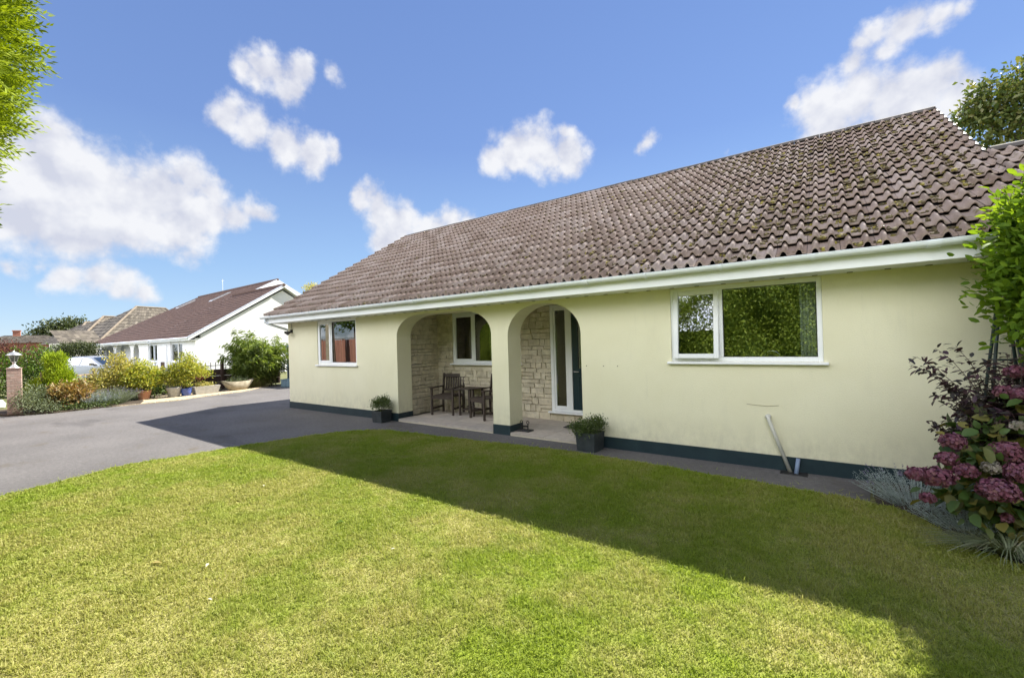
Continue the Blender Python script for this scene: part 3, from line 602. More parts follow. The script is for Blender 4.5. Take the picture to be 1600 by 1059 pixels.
# other outside walls and gables
for q in ((-12.35, -12.05, .402, 9.6), (4.7, 5.0, .402, 3.97), (1.4, 1.7, 4.0, 9.6), (-12.04, 1.39, 9.3, 9.6), (1.72, 4.98, 3.98, 4.26)): hobj('side_wall', MB().box(*q, -.1, 2.42), 'stucco')
hobj('gable_wall', MB().prism([(.0, 2.43), (9.5, 2.43), (9.5, 2.62), (4.764, 5.55), (.0, 2.68)], 'x', -12.35, -12.10), 'stucco')
hobj('gable_wall', MB().prism([(1.9, 2.43), (9.5, 2.43), (9.5, 2.62), (4.764, 5.55), (1.9, 3.83)], 'x', 1.4, 1.62), 'stucco')
# rooms behind the glass
hobj('ceiling', MB().box(-12.04, 4.69, .405, 9.29, 2.425, 2.45), 'inner')
for q in ((-7.99, -7.90, .41, 4.6), (-3.08, -2.98, .41, 4.6), (-12.04, 4.69, 4.61, 4.7)): hobj('interior_wall', MB().box(*q, .05, 2.42), 'inner')
for q in ((-12.04, 4.69, 1.6, 9.29), (-12.04, -8.0, .41, 1.59), (-2.97, 4.69, .41, 1.59)): hobj('interior_floor', MB().box(*q, -.02, .045), 'inner')
hobj('porch_ceiling', MB().box(-7.89, -3.09, .41, 1.5, 2.40, 2.42), 'inner')
hobj('porch_side_wall', MB().box(-3.20, -3.09, .41, 1.5, .06, 2.40), 'stucco')
# stone lining of the porch
WP = (-7.34, -5.35, 1.20, 2.40); DR = (-4.60, -3.20, .215, 2.40)
hobj('stone_backing', panel([(-7.90, .0), (DR[0], .0), (DR[1], 0.0), (DR[1], DR[2]), (DR[0], DR[2]), (DR[0], 2.40), (-7.90, 2.40)], [rect(WP)], 1.42, 1.58), 'mortar')
rs = random.Random(5)
sb = MB()
def stone(a, b, z0, z1, place):
    g = .004; d = rs.uniform(.006, .026)
    bm = bmesh.new(); bmesh.ops.create_cube(bm, size=1)
    for v in bm.verts: v.co = Vector((a + g + (v.co.x + .5) * (b - a - 2 * g), (v.co.y - .5) * (d + .03) + .03, z0 + g + (v.co.z + .5) * (z1 - z0 - 2 * g))) + Vector((rs.uniform(-1, 1), rs.uniform(-.6, .6), rs.uniform(-1, 1))) * .009
    bmesh.ops.bevel(bm, geom=bm.edges[:], offset=.011, segments=2, affect='EDGES', profile=.6)
    bm.verts.index_update(); sb.add([place(v.co) for v in bm.verts], [[v.index for v in f.verts] for f in bm.faces]); bm.free()
def stone_rows(x0, x1, z0, z1, holes, place):
    z = z0
    while z < z1 - .05:
        h = min(rs.choice((.07, .085, .10, .12, .15)), z1 - z); x = x0 - rs.uniform(0, .2)
        if z1 - z - h < .05: h = z1 - z
        segs = [(x0, x1)]
        for (hx0, hx1, hz0, hz1) in holes:
            if z < hz1 - .01 and z + h > hz0 + .01:
                segs = [q for (a, b) in segs for q in ((a, min(b, hx0)), (max(a, hx1), b)) if q[1] - q[0] > .03]
        for a, b in segs:
            x = a
            while x < b - .01:
                w = rs.uniform(.10, .34)
                if b - x - w < .1: w = b - x
                if h > .14 and rs.random() < .35: stone(x, x + w, z, z + h / 2, place); stone(x, x + w, z + h / 2, z + h, place)
                else: stone(x, x + w, z, z + h, place)
                x += w
        z += h
stone_rows(-7.86, -3.21, .05, 2.40, [WP, (DR[0], DR[1] + .1, DR[2], 9)], lambda c: Vector((c.x, 1.42 + c.y - .02, c.z)))
stone_rows(.405, 1.40, .05, 2.40, [], lambda c: Vector((-7.885 - c.y + .03, c.x, c.z)))
hobj('stone_wall', sb, 'stone')
# porch floor of flags
for q in ((-7.70, -5.056, -.012, 1.40), (-4.655, -3.216, -.012, 1.40), (-5.055, -4.656, .41, 1.40)): hobj('porch_base', MB().box(*q, -.05, .047), 'mortar')
fg = MB(); xs = [-7.70, -7.04, -6.38, -5.72, -5.058]; ys = [-.02, .42, .90, 1.395]
for i in range(4):
    for j in range(3): fg.bbox(xs[i] + .004, xs[i + 1] - .004, ys[j] + .004, ys[j + 1] - .004, .02, .058 + rs.uniform(-.002, .002), .004)
for a, b in ((-4.652, -3.94), (-3.94, -3.219)):
    for j in range(3): fg.bbox(a + .004, b - .004, ys[j] + .004, ys[j + 1] - .004, .02, .058 + rs.uniform(-.002, .002), .004)
for j in (1, 2): fg.bbox(-5.05, -4.66, max(.425, ys[j] + .004), ys[j + 1] - .004, .02, .057, .004)
hobj('porch_floor', fg, 'paving')

# roof ---------------------------------------------------------------
EY, EZ, RY, RZ = -.46, 2.545, 4.764, 5.705
vdir = Vector((0, RY - EY, RZ - EZ)); RL = vdir.length; vdir.normalize(); ndir = Vector((0, -vdir.z, vdir.y)); GA = RL / 18
def tiles(courses, x0, x1, o=(0, EY, EZ), v=vdir, n=ndir, g=GA, tw=.30, roll=.15, rw=.068, rh=.056, lift=.054, seg=6, off=0.0, rag=.004):
    o = np.array(o); v = np.array(v); n = np.array(n); Vs = []; Fs = []; cnt = 0
    per = int(round(tw / roll)); us = []; hs = []
    for k in range(per):
        us += [k * roll + .002, k * roll + (roll - rw) / 2]; hs += [0, 0]
        for s in range(1, seg): t = s / seg; us.append(k * roll + (roll - rw) / 2 + rw * t); hs.append(rh * math.sin(math.pi * t) ** .6)
        us.append(k * roll + (roll + rw) / 2); hs.append(0)
    us.append(tw - .003); hs.append(0)
    us = np.array(us); hs = np.array(hs); m = len(us); fk = np.arange(m - 1)
    for j in range(courses):
        x = x0
        while x < x1 - .02:
            dj, dl, sk = RNG.normal() * rag, RNG.normal() * rag * .6, RNG.normal() * rag
            u = us + x; keep = u <= x1 + .001
            uu = np.minimum(u, x1)
            s0 = j * g + dj + sk * (us / tw - .5); s1 = np.full(m, (j + 1) * g + .03)
            def pos(s, h): return np.stack([uu, o[1] + v[1] * s + n[1] * h, o[2] + v[2] * s + n[2] * h], 1)
            Vs.append(np.concatenate([pos(s0 + .24, hs * .97 + .006), pos(s0 + .002, hs * .97 + lift + dl - .017), pos(s0, hs + lift + dl), pos(s1, hs + .002)]))
            for r in (0, 1, 2): Fs.append(np.stack([cnt + r * m + fk, cnt + r * m + fk + 1, cnt + (r + 1) * m + fk + 1, cnt + (r + 1) * m + fk], 1))
            cnt += 4 * m; x += tw
    return np.concatenate(Vs) + np.array([5, 0, 0]), np.concatenate(Fs)
V1, F1 = tiles(18, -12.75, 1.70); V2, F2 = tiles(8, 1.70, 5.3)
roof = npmesh('roof', np.concatenate([V1, V2]), [np.concatenate([F1, F2 + len(V1)])], 'tile', house)
def slope_pt(s, h): return (EY + vdir.y * s + ndir.y * h, EZ + vdir.z * s + ndir.z * h)
hobj('roof_deck', MB().prism([slope_pt(.02, -.005), slope_pt(RL, -.005), slope_pt(RL, -.06), slope_pt(.02, -.06)], 'x', -12.73, 1.69), 'dark')
hobj('roof_deck', MB().prism([slope_pt(.02, -.005), slope_pt(8 * GA, -.005), slope_pt(8 * GA, -.06), slope_pt(.02, -.06)], 'x', 1.692, 5.28), 'dark')
hobj('rear_slope', MB().prism([(RY + .002, RZ + .0), (2 * RY - EY, EZ), (2 * RY - EY, EZ - .06), (RY + .002, RZ - .065)], 'x', -12.75, 1.70), 'tile', roof)
bs = MB(); wy, wz = slope_pt(8 * GA, 0); bs.prism([(wy + .002, wz), (2 * wy - EY, EZ), (2 * wy - EY, EZ - .06), (wy + .002, wz - .065)], 'x', 1.71, 5.3)
hobj('rear_slope', bs, 'tile', roof)
def ridge_run(xa, xb, y, z):
    x = xa; i = 0; rt = MB()
    while x < xb - .05:
        L = min(.44, xb - x); r = .112 + (i % 2) * .0; dz = rs.uniform(-.006, .006)
        pf = [(y + r * math.cos(a), z - .055 + dz + r * .95 * math.sin(a)) for a in [R(12 + 156 * k / 9) for k in range(10)]]
        pi = [(y + (r - .02) * math.cos(a), z - .055 + dz + (r - .02) * .95 * math.sin(a)) for a in [R(168 - 156 * k / 9) for k in range(10)]]
        rt.prism(pf + pi, 'x', x + .004, x + L - .004); x += L; i += 1
    hobj('ridge_tile', rt, 'ridge', roof)
ridge_run(-12.77, 1.73, RY, RZ + .03); ridge_run(1.76, 5.3, wy, wz + .03)
vg = MB()
vg.prism([slope_pt(8 * GA, -.03), slope_pt(RL, -.03), slope_pt(RL, .034), slope_pt(8 * GA, .034)], 'x', 1.703, 1.735)
for j in range(8, 18): vg.prism([slope_pt(j * GA - .01, .035), slope_pt((j + 1) * GA - .04, .035), slope_pt((j + 1) * GA - .04, .04), slope_pt(j * GA - .01, .062)], 'x', 1.703, 1.735)
hobj('verge_cap', vg, 'verge', roof)
vb = MB(); vb.prism([slope_pt(.05, -.07), slope_pt(RL, -.07), slope_pt(RL, -.22), slope_pt(.05, -.22)], 'x', -12.72, -12.70)
hobj('bargeboard', vb, 'fascia', roof)
# moss cushions lodged in the pans and under the tile noses
def moss():
    n = 8000; j = RNG.integers(0, 18, n); x = RNG.uniform(-12.6, 1.6, n)
    dens = np.clip((x + 7.0) / 7.5, .07, 1) * .8 * np.clip(1.1 - np.abs(j - 8) / 30, .4, 1)
    clump = (np.sin(x * 2.1 + j * .7) + np.sin(x * 5.3 - j * 1.1) > -.5)
    k = (RNG.random(n) < dens) & clump; j, x = j[k], x[k]; n = len(j)
    x = np.round((x + 12.75) / .15) * .15 - 12.75 + RNG.normal(size=n) * .014
    fq = np.where(RNG.random(n) < .55, RNG.uniform(.72, .98, n), RNG.uniform(0.02, .5, n)); s = (j + fq) * GA; lf = .054 * (1 - fq)
    
    rep = RNG.integers(2, 6, n); x, fq = np.repeat(x, rep), np.repeat(fq, rep); j = np.repeat(j, rep); n = len(x)
    x = x + RNG.normal(size=n) * .020; fq = np.clip(fq + RNG.normal(size=n) * .075, .0, .99); s = (j + fq) * GA; lf = .054 * (1 - fq)
    rx = RNG.uniform(.010, .030, n) * np.where(x > -4, 1, .75); rs_ = rx * RNG.uniform(.6, 1.6, n); hh = RNG.uniform(.010, .028, n)
    A = 9; rings = [(1.0, 0.0), (.85, .55), (.5, .9)]; Vs = []
    c = np.stack([x + 5, EY + vdir.y * s + ndir.y * lf, EZ + vdir.z * s + ndir.z * lf], 1); nn = np.array(ndir); vv = np.array(vdir)
    for (r, h) in rings:
        for a in range(A):
            an = 2 * np.pi * a / A; q = RNG.uniform(.7, 1.2, n)
            Vs.append(c + np.array([1, 0, 0]) * (rx * r * q * np.cos(an))[:, None] + vv * (rs_ * r * q * np.sin(an))[:, None] + nn * (hh * h * RNG.uniform(.8, 1.2, n) + .004)[:, None])
    Vs.append(c + nn * hh[:, None]); T = len(rings) * A + 1
    V = np.stack(Vs, 1).reshape(-1, 3); b = np.arange(n)[:, None] * T; q4 = []; t3 = []
    for r in range(2):
        for a in range(A): q4.append(b + [r * A + a, r * A + (a + 1) % A, (r + 1) * A + (a + 1) % A, (r + 1) * A + a])
    for a in range(A): t3.append(b + [2 * A + a, 2 * A + (a + 1) % A, 3 * A])
    o = npmesh('moss', V, [np.concatenate(q4), np.concatenate(t3)], 'moss', roof); o['kind'] = 'stuff'
moss()
# eaves
hobj('fascia', MB().bbox(-12.66, 5.25, -.445, -.425, 2.372, 2.535, .003), 'fascia')
hobj('soffit', MB().box(-12.66, 5.25, -.424, -.001, 2.373, 2.383), 'fascia')
vt0 = hobj('soffit_vent', MB().bbox(0, .055, -.09, -.03, 2.3705, 2.3735, .001), 'vent'); vt0.location.x = -12.0
for k in range(1, 42):
    o = vt0.copy(); COL.objects.link(o); o.parent = house; o.location.x = -12.0 + .33 * k
cg = MB(); cg.box(-12.72, -12.662, -.445, .3, 2.372, 2.535)
hobj('eaves_box', cg, 'fascia')
GY, GZ, GR = -.512, 2.555, .058
def half_ring(r0, r1, n=12): return [(GY + r1 * math.cos(a), GZ + r1 * math.sin(a)) for a in [math.pi + math.pi * i / n for i in range(n + 1)]] + [(GY + r0 * math.cos(a), GZ + r0 * math.sin(a)) for a in [2 * math.pi - math.pi * i / n for i in range(n + 1)]]
gt = MB().prism(half_ring(GR - .004, GR), 'x', -12.80, 5.3)
gt.prism([(GY - GR - .003, GZ - .004), (GY - GR + .004, GZ - .004), (GY - GR + .004, GZ + .005), (GY - GR - .003, GZ + .005)], 'x', -12.80, 5.3)
gt.prism(half_ring(.0, GR)[:13], 'x', -12.806, -12.802)
gutter = hobj('gutter', gt, 'gutter')
x = -12.2; i = 0
while x < 1.8:
    w = .10 if i % 4 == 2 else .03
    hobj('gutter_joint' if w > .05 else 'gutter_bracket', MB().prism(half_ring(GR + .0008, GR + .010), 'x', x, x + w), 'gutter', gutter)
    x += .93; i += 1
# swan neck and downpipe at the far corner
hobj('downpipe', MB().tube([(-12.62, -.50, 2.50), (-12.62, -.50, 2.42), (-12.59, -.44, 2.37), (-12.45, .02, 2.20), (-12.42, .10, 2.12), (-12.42, .10, .1)], .034, 12), 'gutter', smooth=True)

# windows --------------------------------------------------------------
def ring(mb, x0, x1, z0, z1, y0, y1, w, wb=None, m=None):
    wb = wb or w
    mb.bbox(x0, x0 + w, y0, y1, z0, z1, .004, m); mb.bbox(x1 - w, x1, y0, y1, z0, z1, .004, m)
    mb.bbox(x0 + w + .0005, x1 - w - .0005, y0 + .001, y1, z1 - w, z1, .004, m); mb.bbox(x0 + w + .0005, x1 - w - .0005, y0 + .001, y1, z0, z0 + wb, .004, m)
def pane(x0, x1, z0, z1, y, parent, m=None, name='pane', mat='glass'):
    mb = MB().box(x0, x1, y, y + .006, z0, z1, m); return hobj(name, mb, mat, parent)
def window(x0, x1, z0, z1, y, mull, open_left=False, sill=(.05, .05)):
    f = MB(); ring(f, x0, x1, z0, z1, y, y + .07, .055, .06); f.bbox(mull - .028, mull + .028, y + .001, y + .068, z0 + .061, z1 - .056, .004)
    fo = hobj('window', f, 'white')
    m = None; ys = y - .012
    sx0, sx1, sz0, sz1 = x0 + .045, mull - .018, z0 + .045, z1 - .045
    if open_left:
        m = Matrix.Translation((0, ys, sz1)) @ Matrix.Rotation(R(-4.6), 4, 'X') @ Matrix.Translation((0, -ys, -sz1))
    s = MB(); ring(s, sx0, sx1, sz0, sz1, ys, ys + .055, .062, None, m); so = hobj('sash', s, 'white', fo)
    pane(sx0 + .055, sx1 - .055, sz0 + .055, sz1 - .055, ys + .022, fo, m)
    pane(mull + .02, x1 - .05, z0 + .055, z1 - .05, y + .025, fo)
    gk = MB(); ring(gk, mull + .0285, x1 - .0555, z0 + .0605, z1 - .0555, y + .012, y + .03, .007); hobj('gasket', gk, 'dark', fo)
    sl = MB().bbox(x0 - sill[1], x1 + sill[1], y - .075, y + .05, z0 - .035, z0 - .002, .006); hobj('sill', sl, 'white', fo)
    return fo
window(*WL, .02, -10.27)
window(*WK, .02, -1.145, True)
window(*WP, 1.40, -6.66)
# entrance: frame, narrow sidelight and dark door
df = MB(); ring(df, DR[0], DR[1], DR[2] + .03, DR[3], 1.38, 1.46, .075, .05); df.bbox(-4.225, -4.115, 1.381, 1.458, DR[2] + .081, DR[3] - .076, .004)
dfo = hobj('door_frame', df, 'white')
pane(-4.53, -4.22, DR[2] + .10, DR[3] - .08, 1.41, dfo, None, 'sidelight_pane')
sd = MB(); ring(sd, -4.524, -4.226, DR[2] + .082, DR[3] - .0765, 1.392, 1.43, .035, .06); hobj('sidelight_bead', sd, 'white', dfo)
hobj('door_sill', MB().bbox(-4.66, -3.20, 1.31, 1.46, DR[2] - .005, DR[2] + .028, .005), 'white', dfo)
dd = panel([(-4.112, .30), (-3.282, .30), (-3.282, 2.318), (-4.112, 2.318)], [rect((-3.99, -3.42, 1.12, 2.18))], 1.395, 1.44)
for z0, z1 in ((.42, .98),):
    ring(dd, -3.99, -3.42, z0, z1, 1.384, 1.394, .03); dd.bbox(-3.93, -3.48, 1.386, 1.394, z0 + .07, z1 - .07, .004)
door = hobj('door', dd, 'doorteal')
pane(-3.99, -3.42, 1.12, 2.18, 1.415, door)
hobj('handle', MB().tube([(-4.06, 1.39, 1.06), (-4.06, 1.34, 1.06), (-3.95, 1.335, 1.06)], .010, 8), 'chrome', door, True)
# things fixed to the wall
lamp = MB(); lamp.bbox(-12.17, -12.09, -.05, -.001, 2.10, 2.19, .008)
lamp.tube([(-12.13, -.05, 2.12), (-12.10, -.10, 2.10), (-12.07, -.17, 2.08)], [.02, .03, .05], 10); lamp.tube([(-12.14, -.05, 2.13), (-12.18, -.11, 2.12), (-12.22, -.17, 2.11)], [.02, .025, .042], 10)
lamp.tube([(-12.13, -.012, 2.19), (-12.12, -.015, 2.28), (-12.14, -.014, 2.37)], .006, 6)
hobj('wall_light', lamp, 'dark')
wp = MB().tube([(-.62, .01, .655), (-.62, -.035, .655), (-.613, -.045, .63), (-.40, -.045, .0)], [.026, .026, .022, .022], 10)
wp.tube([(-.62, -.002, .655), (-.62, -.03, .655)], .034, 10)
hobj('waste_pipe', wp, 'pipe', smooth=True)
hobj('drain_pipe', MB().tube([(-.315, -.03, .17), (-.335, -.10, .0)], .024, 10), 'bluepipe', smooth=True)
hobj('drain_cover', MB().bbox(-.50, -.22, -.17, -.012, -.002, .006, .002), 'dark')
for x in (-3.12, -2.83, -2.60): hobj('screw_plug', MB().tube([(x, .0, 1.27), (x, -.006, 1.27)], .008, 6), 'vent')
cs = MB().tube([(-.86, -.003, .80), (-.75, -.004, .79), (-.62, -.004, .787), (-.5, -.003, .80)], .002, 4); hobj('old_wire', cs, 'timber')

# inside the windows
kb = thing('vertical_blind', 'stacked pale vertical blind at the right of the kitchen window', 'blind', (-.16, .17, 2.3))
sl = MB()
for i in range(7): sl.box(-.10 + i * .033, -.099 + i * .033 + .028, -.02 + (i % 2) * .02, -.018 + (i % 2) * .02, -.93, 0)
obj('slat', sl, 'blind', kb); obj('headrail', MB().bbox(-1.5, .12, -.03, .03, 0.002, .05, .004), 'white', kb)
lb = thing('vertical_blind', 'open vertical slat blind inside the left front window', 'blind', (-9.75, .18, 2.3))
sl = MB()
for i in range(12): sl.box(-.45 + i * .085, -.443 + i * .085, -.03, .03, -1.08, 0)
obj('slat', sl, 'blind', lb); obj('headrail', MB().bbox(-1.0, .55, -.03, .03, 0.002, .05, .004), 'white', lb)
cu_ = MB(); n = 40
cu_.v = [(-7.30 + .75 * i / n, 1.66 + .025 * math.sin(i * 1.5), z) for z in (.95, 2.36) for i in range(n + 1)]; cu_.f = [(i, i + 1, n + 2 + i, n + 1 + i) for i in range(n)]
tag(obj('curtain', cu_, 'curtain', fix=False), 'beige curtain hanging behind the porch window', 'curtain')
wk = thing('kitchen_worktop', 'dark worktop just inside the kitchen window', 'worktop', (-.9, .72, .95))
obj('top', MB().bbox(-1.9, 2.2, -.30, .30, .0, .04, .006), 'dark', wk); obj('cupboard', MB().bbox(-1.88, 2.18, -.29, .27, -.88, -.002, .004), 'inner', wk)
tp = thing('kitchen_tap', 'curved chrome tap behind the kitchen window', 'tap', (-.72, .60, .99))
obj('spout', MB().tube([(0, 0, 0), (0, 0, .34)] + [(.11 - .11 * math.cos(a), 0, .34 + .13 * math.sin(a)) for a in [math.pi * k / 10 for k in range(1, 11)]] + [(.22, 0, .28)], .012, 8), 'chrome', tp, True)
obj('base', MB().lathe([(.03, 0), (.03, .03), (.018, .05)], 12), 'chrome', tp)
pm_ = thing('pepper_mill', 'wooden pepper mill on the kitchen windowsill', 'pepper mill', (-.32, .52, .99))
obj('body', MB().lathe([(.03, 0), (.028, .06), (.018, .10), (.024, .15)], 12), 'litter', pm_); obj('knob', MB().lathe([(.012, .151), (.024, .17), (.02, .20), (.008, .215)], 12), 'litter', pm_)
# ------------------------------------------------------------------ porch furniture
def armchair():
    t = thing('garden_armchair', 'slatted dark wood armchair at the left of the porch, facing forward', 'chair', (0, 0, .058), 0, 'wooden porch chairs')
    w, d = .27, .26                       # half width, half depth; faces -y
    for sx in (-1, 1):
        obj('leg', MB().bbox(sx * w - .022, sx * w + .022, -d - .022, -d + .022, 0, .60, .004), 'wood', t)
        lg = MB(); m = Matrix.Translation((0, d, .42)) @ Matrix.Rotation(R(-9), 4, 'X') @ Matrix.Translation((0, -d, -.42))
        lg.bbox(sx * w - .022, sx * w + .022, d - .022, d + .022, 0, .42, .004); lg.bbox(sx * w - .021, sx * w + .021, d - .021, d + .021, .40, .92, .004, m)
        obj('leg', lg, 'wood', t)
        obj('armrest', MB().bbox(sx * w - .035, sx * w + .035, -d - .05, d + .04, .601, .627, .006), 'wood', t)
        obj('stretcher', MB().bbox(sx * w - .014, sx * w + .014, -d + .023, d - .023, .12, .165, .003), 'wood', t)
    st = MB(); st.bbox(-w + .023, w - .023, -d - .012, -d + .014, .36, .43, .003); st.bbox(-w + .023, w - .023, d - .014, d + .012, .36, .43, .003)
    for i in range(6): st.bbox(-w + .025, w - .025, -d - .02 + i * .088, -d + .052 + i * .088, .431, .449, .003)
    obj('seat', st, 'wood', t)
    bk = MB(); m = Matrix.Translation((0, d, .42)) @ Matrix.Rotation(R(-9), 4, 'X') @ Matrix.Translation((0, -d, -.42))
    bk.bbox(-w + .022, w - .022, d - .016, d + .016, .82, .90, .006, m); bk.bbox(-w + .022, w - .022, d - .014, d + .014, .50, .55, .004, m)
    for i in range(7): bk.bbox(-.205 + i * .063, -.205 + i * .063 + .034, d - .008, d + .008, .551, .819, .003, m)
    obj('backrest', bk, 'wood', t); return t
ch = armchair(); ch.location = (-7.20, 1.03, .058); ch.rotation_euler = (0, 0, R(15))
dup(ch, (-5.98, .98, .058), R(-17), 'slatted dark wood armchair half hidden behind the middle porch pillar', 'wooden porch chairs')
tb = thing('side_table', 'small dark wood table with lower shelf between the porch chairs', 'table', (-6.56, 1.12, .058), R(3))
tp_ = MB()
for i in range(5): tp_.bbox(-.235, .235, -.22 + i * .089, -.22 + i * .089 + .08, .59, .61, .003)
obj('tabletop', tp_, 'wood', tb)
for sx in (-1, 1):
    for sy in (-1, 1): obj('leg', MB().bbox(sx * .19 - .02, sx * .19 + .02, sy * .17 - .02, sy * .17 + .02, 0, .588, .003), 'wood', tb)
sf = MB()
for i in range(4): sf.bbox(-.17, .17, -.15 + i * .078, -.15 + i * .078 + .068, .12, .138, .002)
obj('shelf', sf, 'wood', tb)
wi = MB()
wi.tube([(-.05 + .06 * math.cos(a), .06 * math.sin(a), .19) for a in [k * .7 for k in range(10)]], .006, 5); wi.tube([(-.05, 0, .139), (-.05, 0, .24), (.0, .03, .28)], .007, 5); wi.tube([(.05 + .05 * math.cos(a), 0, .21 + .05 * math.sin(a)) for a in [k * .7 for k in range(10)]], .006, 5)
wi.lathe([(.07, .1385), (.07, .15), (.03, .155)], 12)
wo_ = thing('iron_ornament', 'small black iron ornament on the lower shelf of the porch table', 'ornament', (-6.56, 1.12, .058)); obj('frame', wi, 'dark', wo_)
bsr = thing('boot_scraper', 'black iron boot scraper at the foot of the porch pillar', 'boot scraper', (-4.50, .22, .06))
obj('base', MB().bbox(-.14, .14, -.09, .09, 0, .02, .004), 'mat', bsr)
f = MB()
for s in (-1, 1):
    f.tube([(s * .07, 0, .021), (s * .07, 0, .13)], .010, 6); f.tube([(s * .07 + .028 * math.cos(a), 0, .155 + .028 * math.sin(a)) for a in [k * .8 for k in range(9)]], .007, 5)
f.bbox(-.07, .07, -.004, .004, .07, .10, .001)
obj('scraper', f, 'dark', bsr)
tag(obj('doormat', MB().bbox(-4.02, -3.45, .78, 1.18, .059, .075, .005), 'mat'), 'dark doormat on the porch floor before the front door', 'doormat')

def planter(name, label, loc, rz, s, h, blobs, ncl, per, L, flowers):
    t = thing(name, label, 'planter', loc, rz, 'square porch planters')
    b = MB(); a = s * .44; c = s * .5
    prof = []
    v = [(-a, -a, 0), (a, -a, 0), (a, a, 0), (-a, a, 0), (-c, -c, h), (c, -c, h), (c, c, h), (-c, c, h)]
    e = c - .022; v += [(-e, -e, h), (e, -e, h), (e, e, h), (-e, e, h), (-e, -e, h - .05), (e, -e, h - .05), (e, e, h - .05), (-e, e, h - .05)]
    b.add(v, [(3, 2, 1, 0), (0, 1, 5, 4), (1, 2, 6, 5), (2, 3, 7, 6), (3, 0, 4, 7), (4, 5, 9, 8), (5, 6, 10, 9), (6, 7, 11, 10), (7, 4, 8, 11), (8, 9, 13, 12), (9, 10, 14, 13), (10, 11, 15, 14), (11, 8, 12, 15)])
    obj('box', b, 'pot', t)
    obj('soil', MB().add([(-e, -e, h - .045), (e, -e, h - .045), (e, e, h - .045), (-e, e, h - .045)], [(0, 1, 2, 3)]), 'soil', t)
    fo = foliage('foliage', blobs, ncl, per, L, L * .42, 'herb', t, spread=.06, shell=.5, up=.4)
    branches('stem', (0, 0, h - .04), [(q[0], q[1], q[2]) for q in blobs], .006, 'stem', t)
    if flowers:
        C, O, r = blob_points(blobs, flowers, .15); O[:, 2] += .6
        ang = np.arange(5) * 1.2566; D = np.stack([np.cos(ang), np.sin(ang), np.full(5, .25)], 1)
        V, F = leaves(np.zeros((5, 3)), D, np.tile([[0, 0, 1.]], (5, 1)), np.full(5, .016), np.full(5, .012)); f0 = npmesh('flower', V, [F], 'daisy', fo)
        for q, c in enumerate(C + nrm(O) * .02):
            f1 = f0 if q == 0 else f0.copy()
            if q: COL.objects.link(f1); f1.parent = fo
            f1.location = c
    return t
planter('planter', 'dark square planter with a low green plant left of the wide arch', (-8.02, -.21, .0), R(4), .31, .25, [(0, 0, .40, .21, .19, .14), (.12, 0, .45, .12, .12, .12), (-.13, -.05, .38, .12, .12, .10)], 260, 8, .034, 0)
planter('planter', 'dark square planter with white flowered plant right of the door arch', (-2.98, -.24, .0), R(-3), .33, .28, [(0, 0, .37, .20, .18, .11), (.12, .02, .42, .12, .12, .10), (-.15, -.08, .32, .13, .12, .09), (.0, -.13, .32, .14, .08, .08)], 330, 8, .034, 26)

# ------------------------------------------------------------------ shrubs at the right of the house
shrub('laurel', 'tall glossy green laurel bush at the right end of the house', 'bush', (1.89, -.66, 0),
      [(0, 0, 2.35, .66, .60, .62), (.25, .1, 1.95, .6, .55, .5), (-.18, -.05, 2.0, .52, .45, .42), (.2, .1, 2.85, .55, .5, .40), (-.12, -.02, 2.72, .42, .40, .34), (.5, 0, 2.4, .6, .6, .7), (-.40, -.05, 2.45, .26, .28, .36), (.35, .1, 1.3, .4, .4, .5), (-.22, -.08, 1.78, .38, .36, .28)],
      3600, 9, .076, .036, 'laurel', stems=12, r0=.03, spread=.20, shell=.4, up=.35, out=.7, fold=.12, rounded=True)
st_ = []
for i in range(125):
    a = random.uniform(0, 6.28); q = random.random() ** .6; tx, ty = math.cos(a) * .62 * q, math.sin(a) * .42 * q
    st_.append(((random.gauss(0, .05), random.gauss(0, .05), 0), (tx, ty - .05, 1.42 - .45 * q * q + random.uniform(-.30, .10)), random.uniform(.15, .4)))
for i in range(60): st_.append(((random.gauss(.1, .08), random.gauss(0, .05), 0), (random.uniform(-.15, .5), random.uniform(-.25, .1), random.uniform(1.0, 1.5)), random.uniform(.1, .3)))
for q in ((-.66, -.2, 1.46), (-.60, -.14, 1.34), (-.52, -.2, 1.52), (-.55, -.1, 1.12), (-.45, -.25, 1.0), (-.70, -.12, 1.40), (-.40, -.12, 1.55)): st_.append(((0, 0, .3), q, .45))
arching('purple_shrub', 'arching dark purple leaved shrub in front of the garden obelisk', 'bush', (1.30, -.98, 0), st_, 24, .062, .030, 'purple', 'darkstem', .006, start=.42, nper=2)
hy = thing('hydrangea', 'hydrangea with faded mauve flower heads and yellowing leaves', 'hydrangea', (1.16, -1.33, 0))
hb = [(.05, .05, .5, .40, .26, .36), (-.2, -.08, .42, .24, .2, .26), (.3, .05, .75, .32, .26, .42), (-.12, .02, .72, .2, .2, .22), (.35, -.05, .4, .3, .24, .3)]
foliage('foliage', hb, 430, 4, .095, .068, 'hydleaf', hy, spread=.14, shell=.35, up=.05, out=.9, droop=.2, fold=.12, bend=.3, rounded=True)
branches('stem', (0, 0, 0), [(b[0] + random.uniform(-.15, .15), b[1] + random.uniform(-.15, .15), b[2] + .25) for b in hb for _ in range(3)], .010, 'stem', hy)
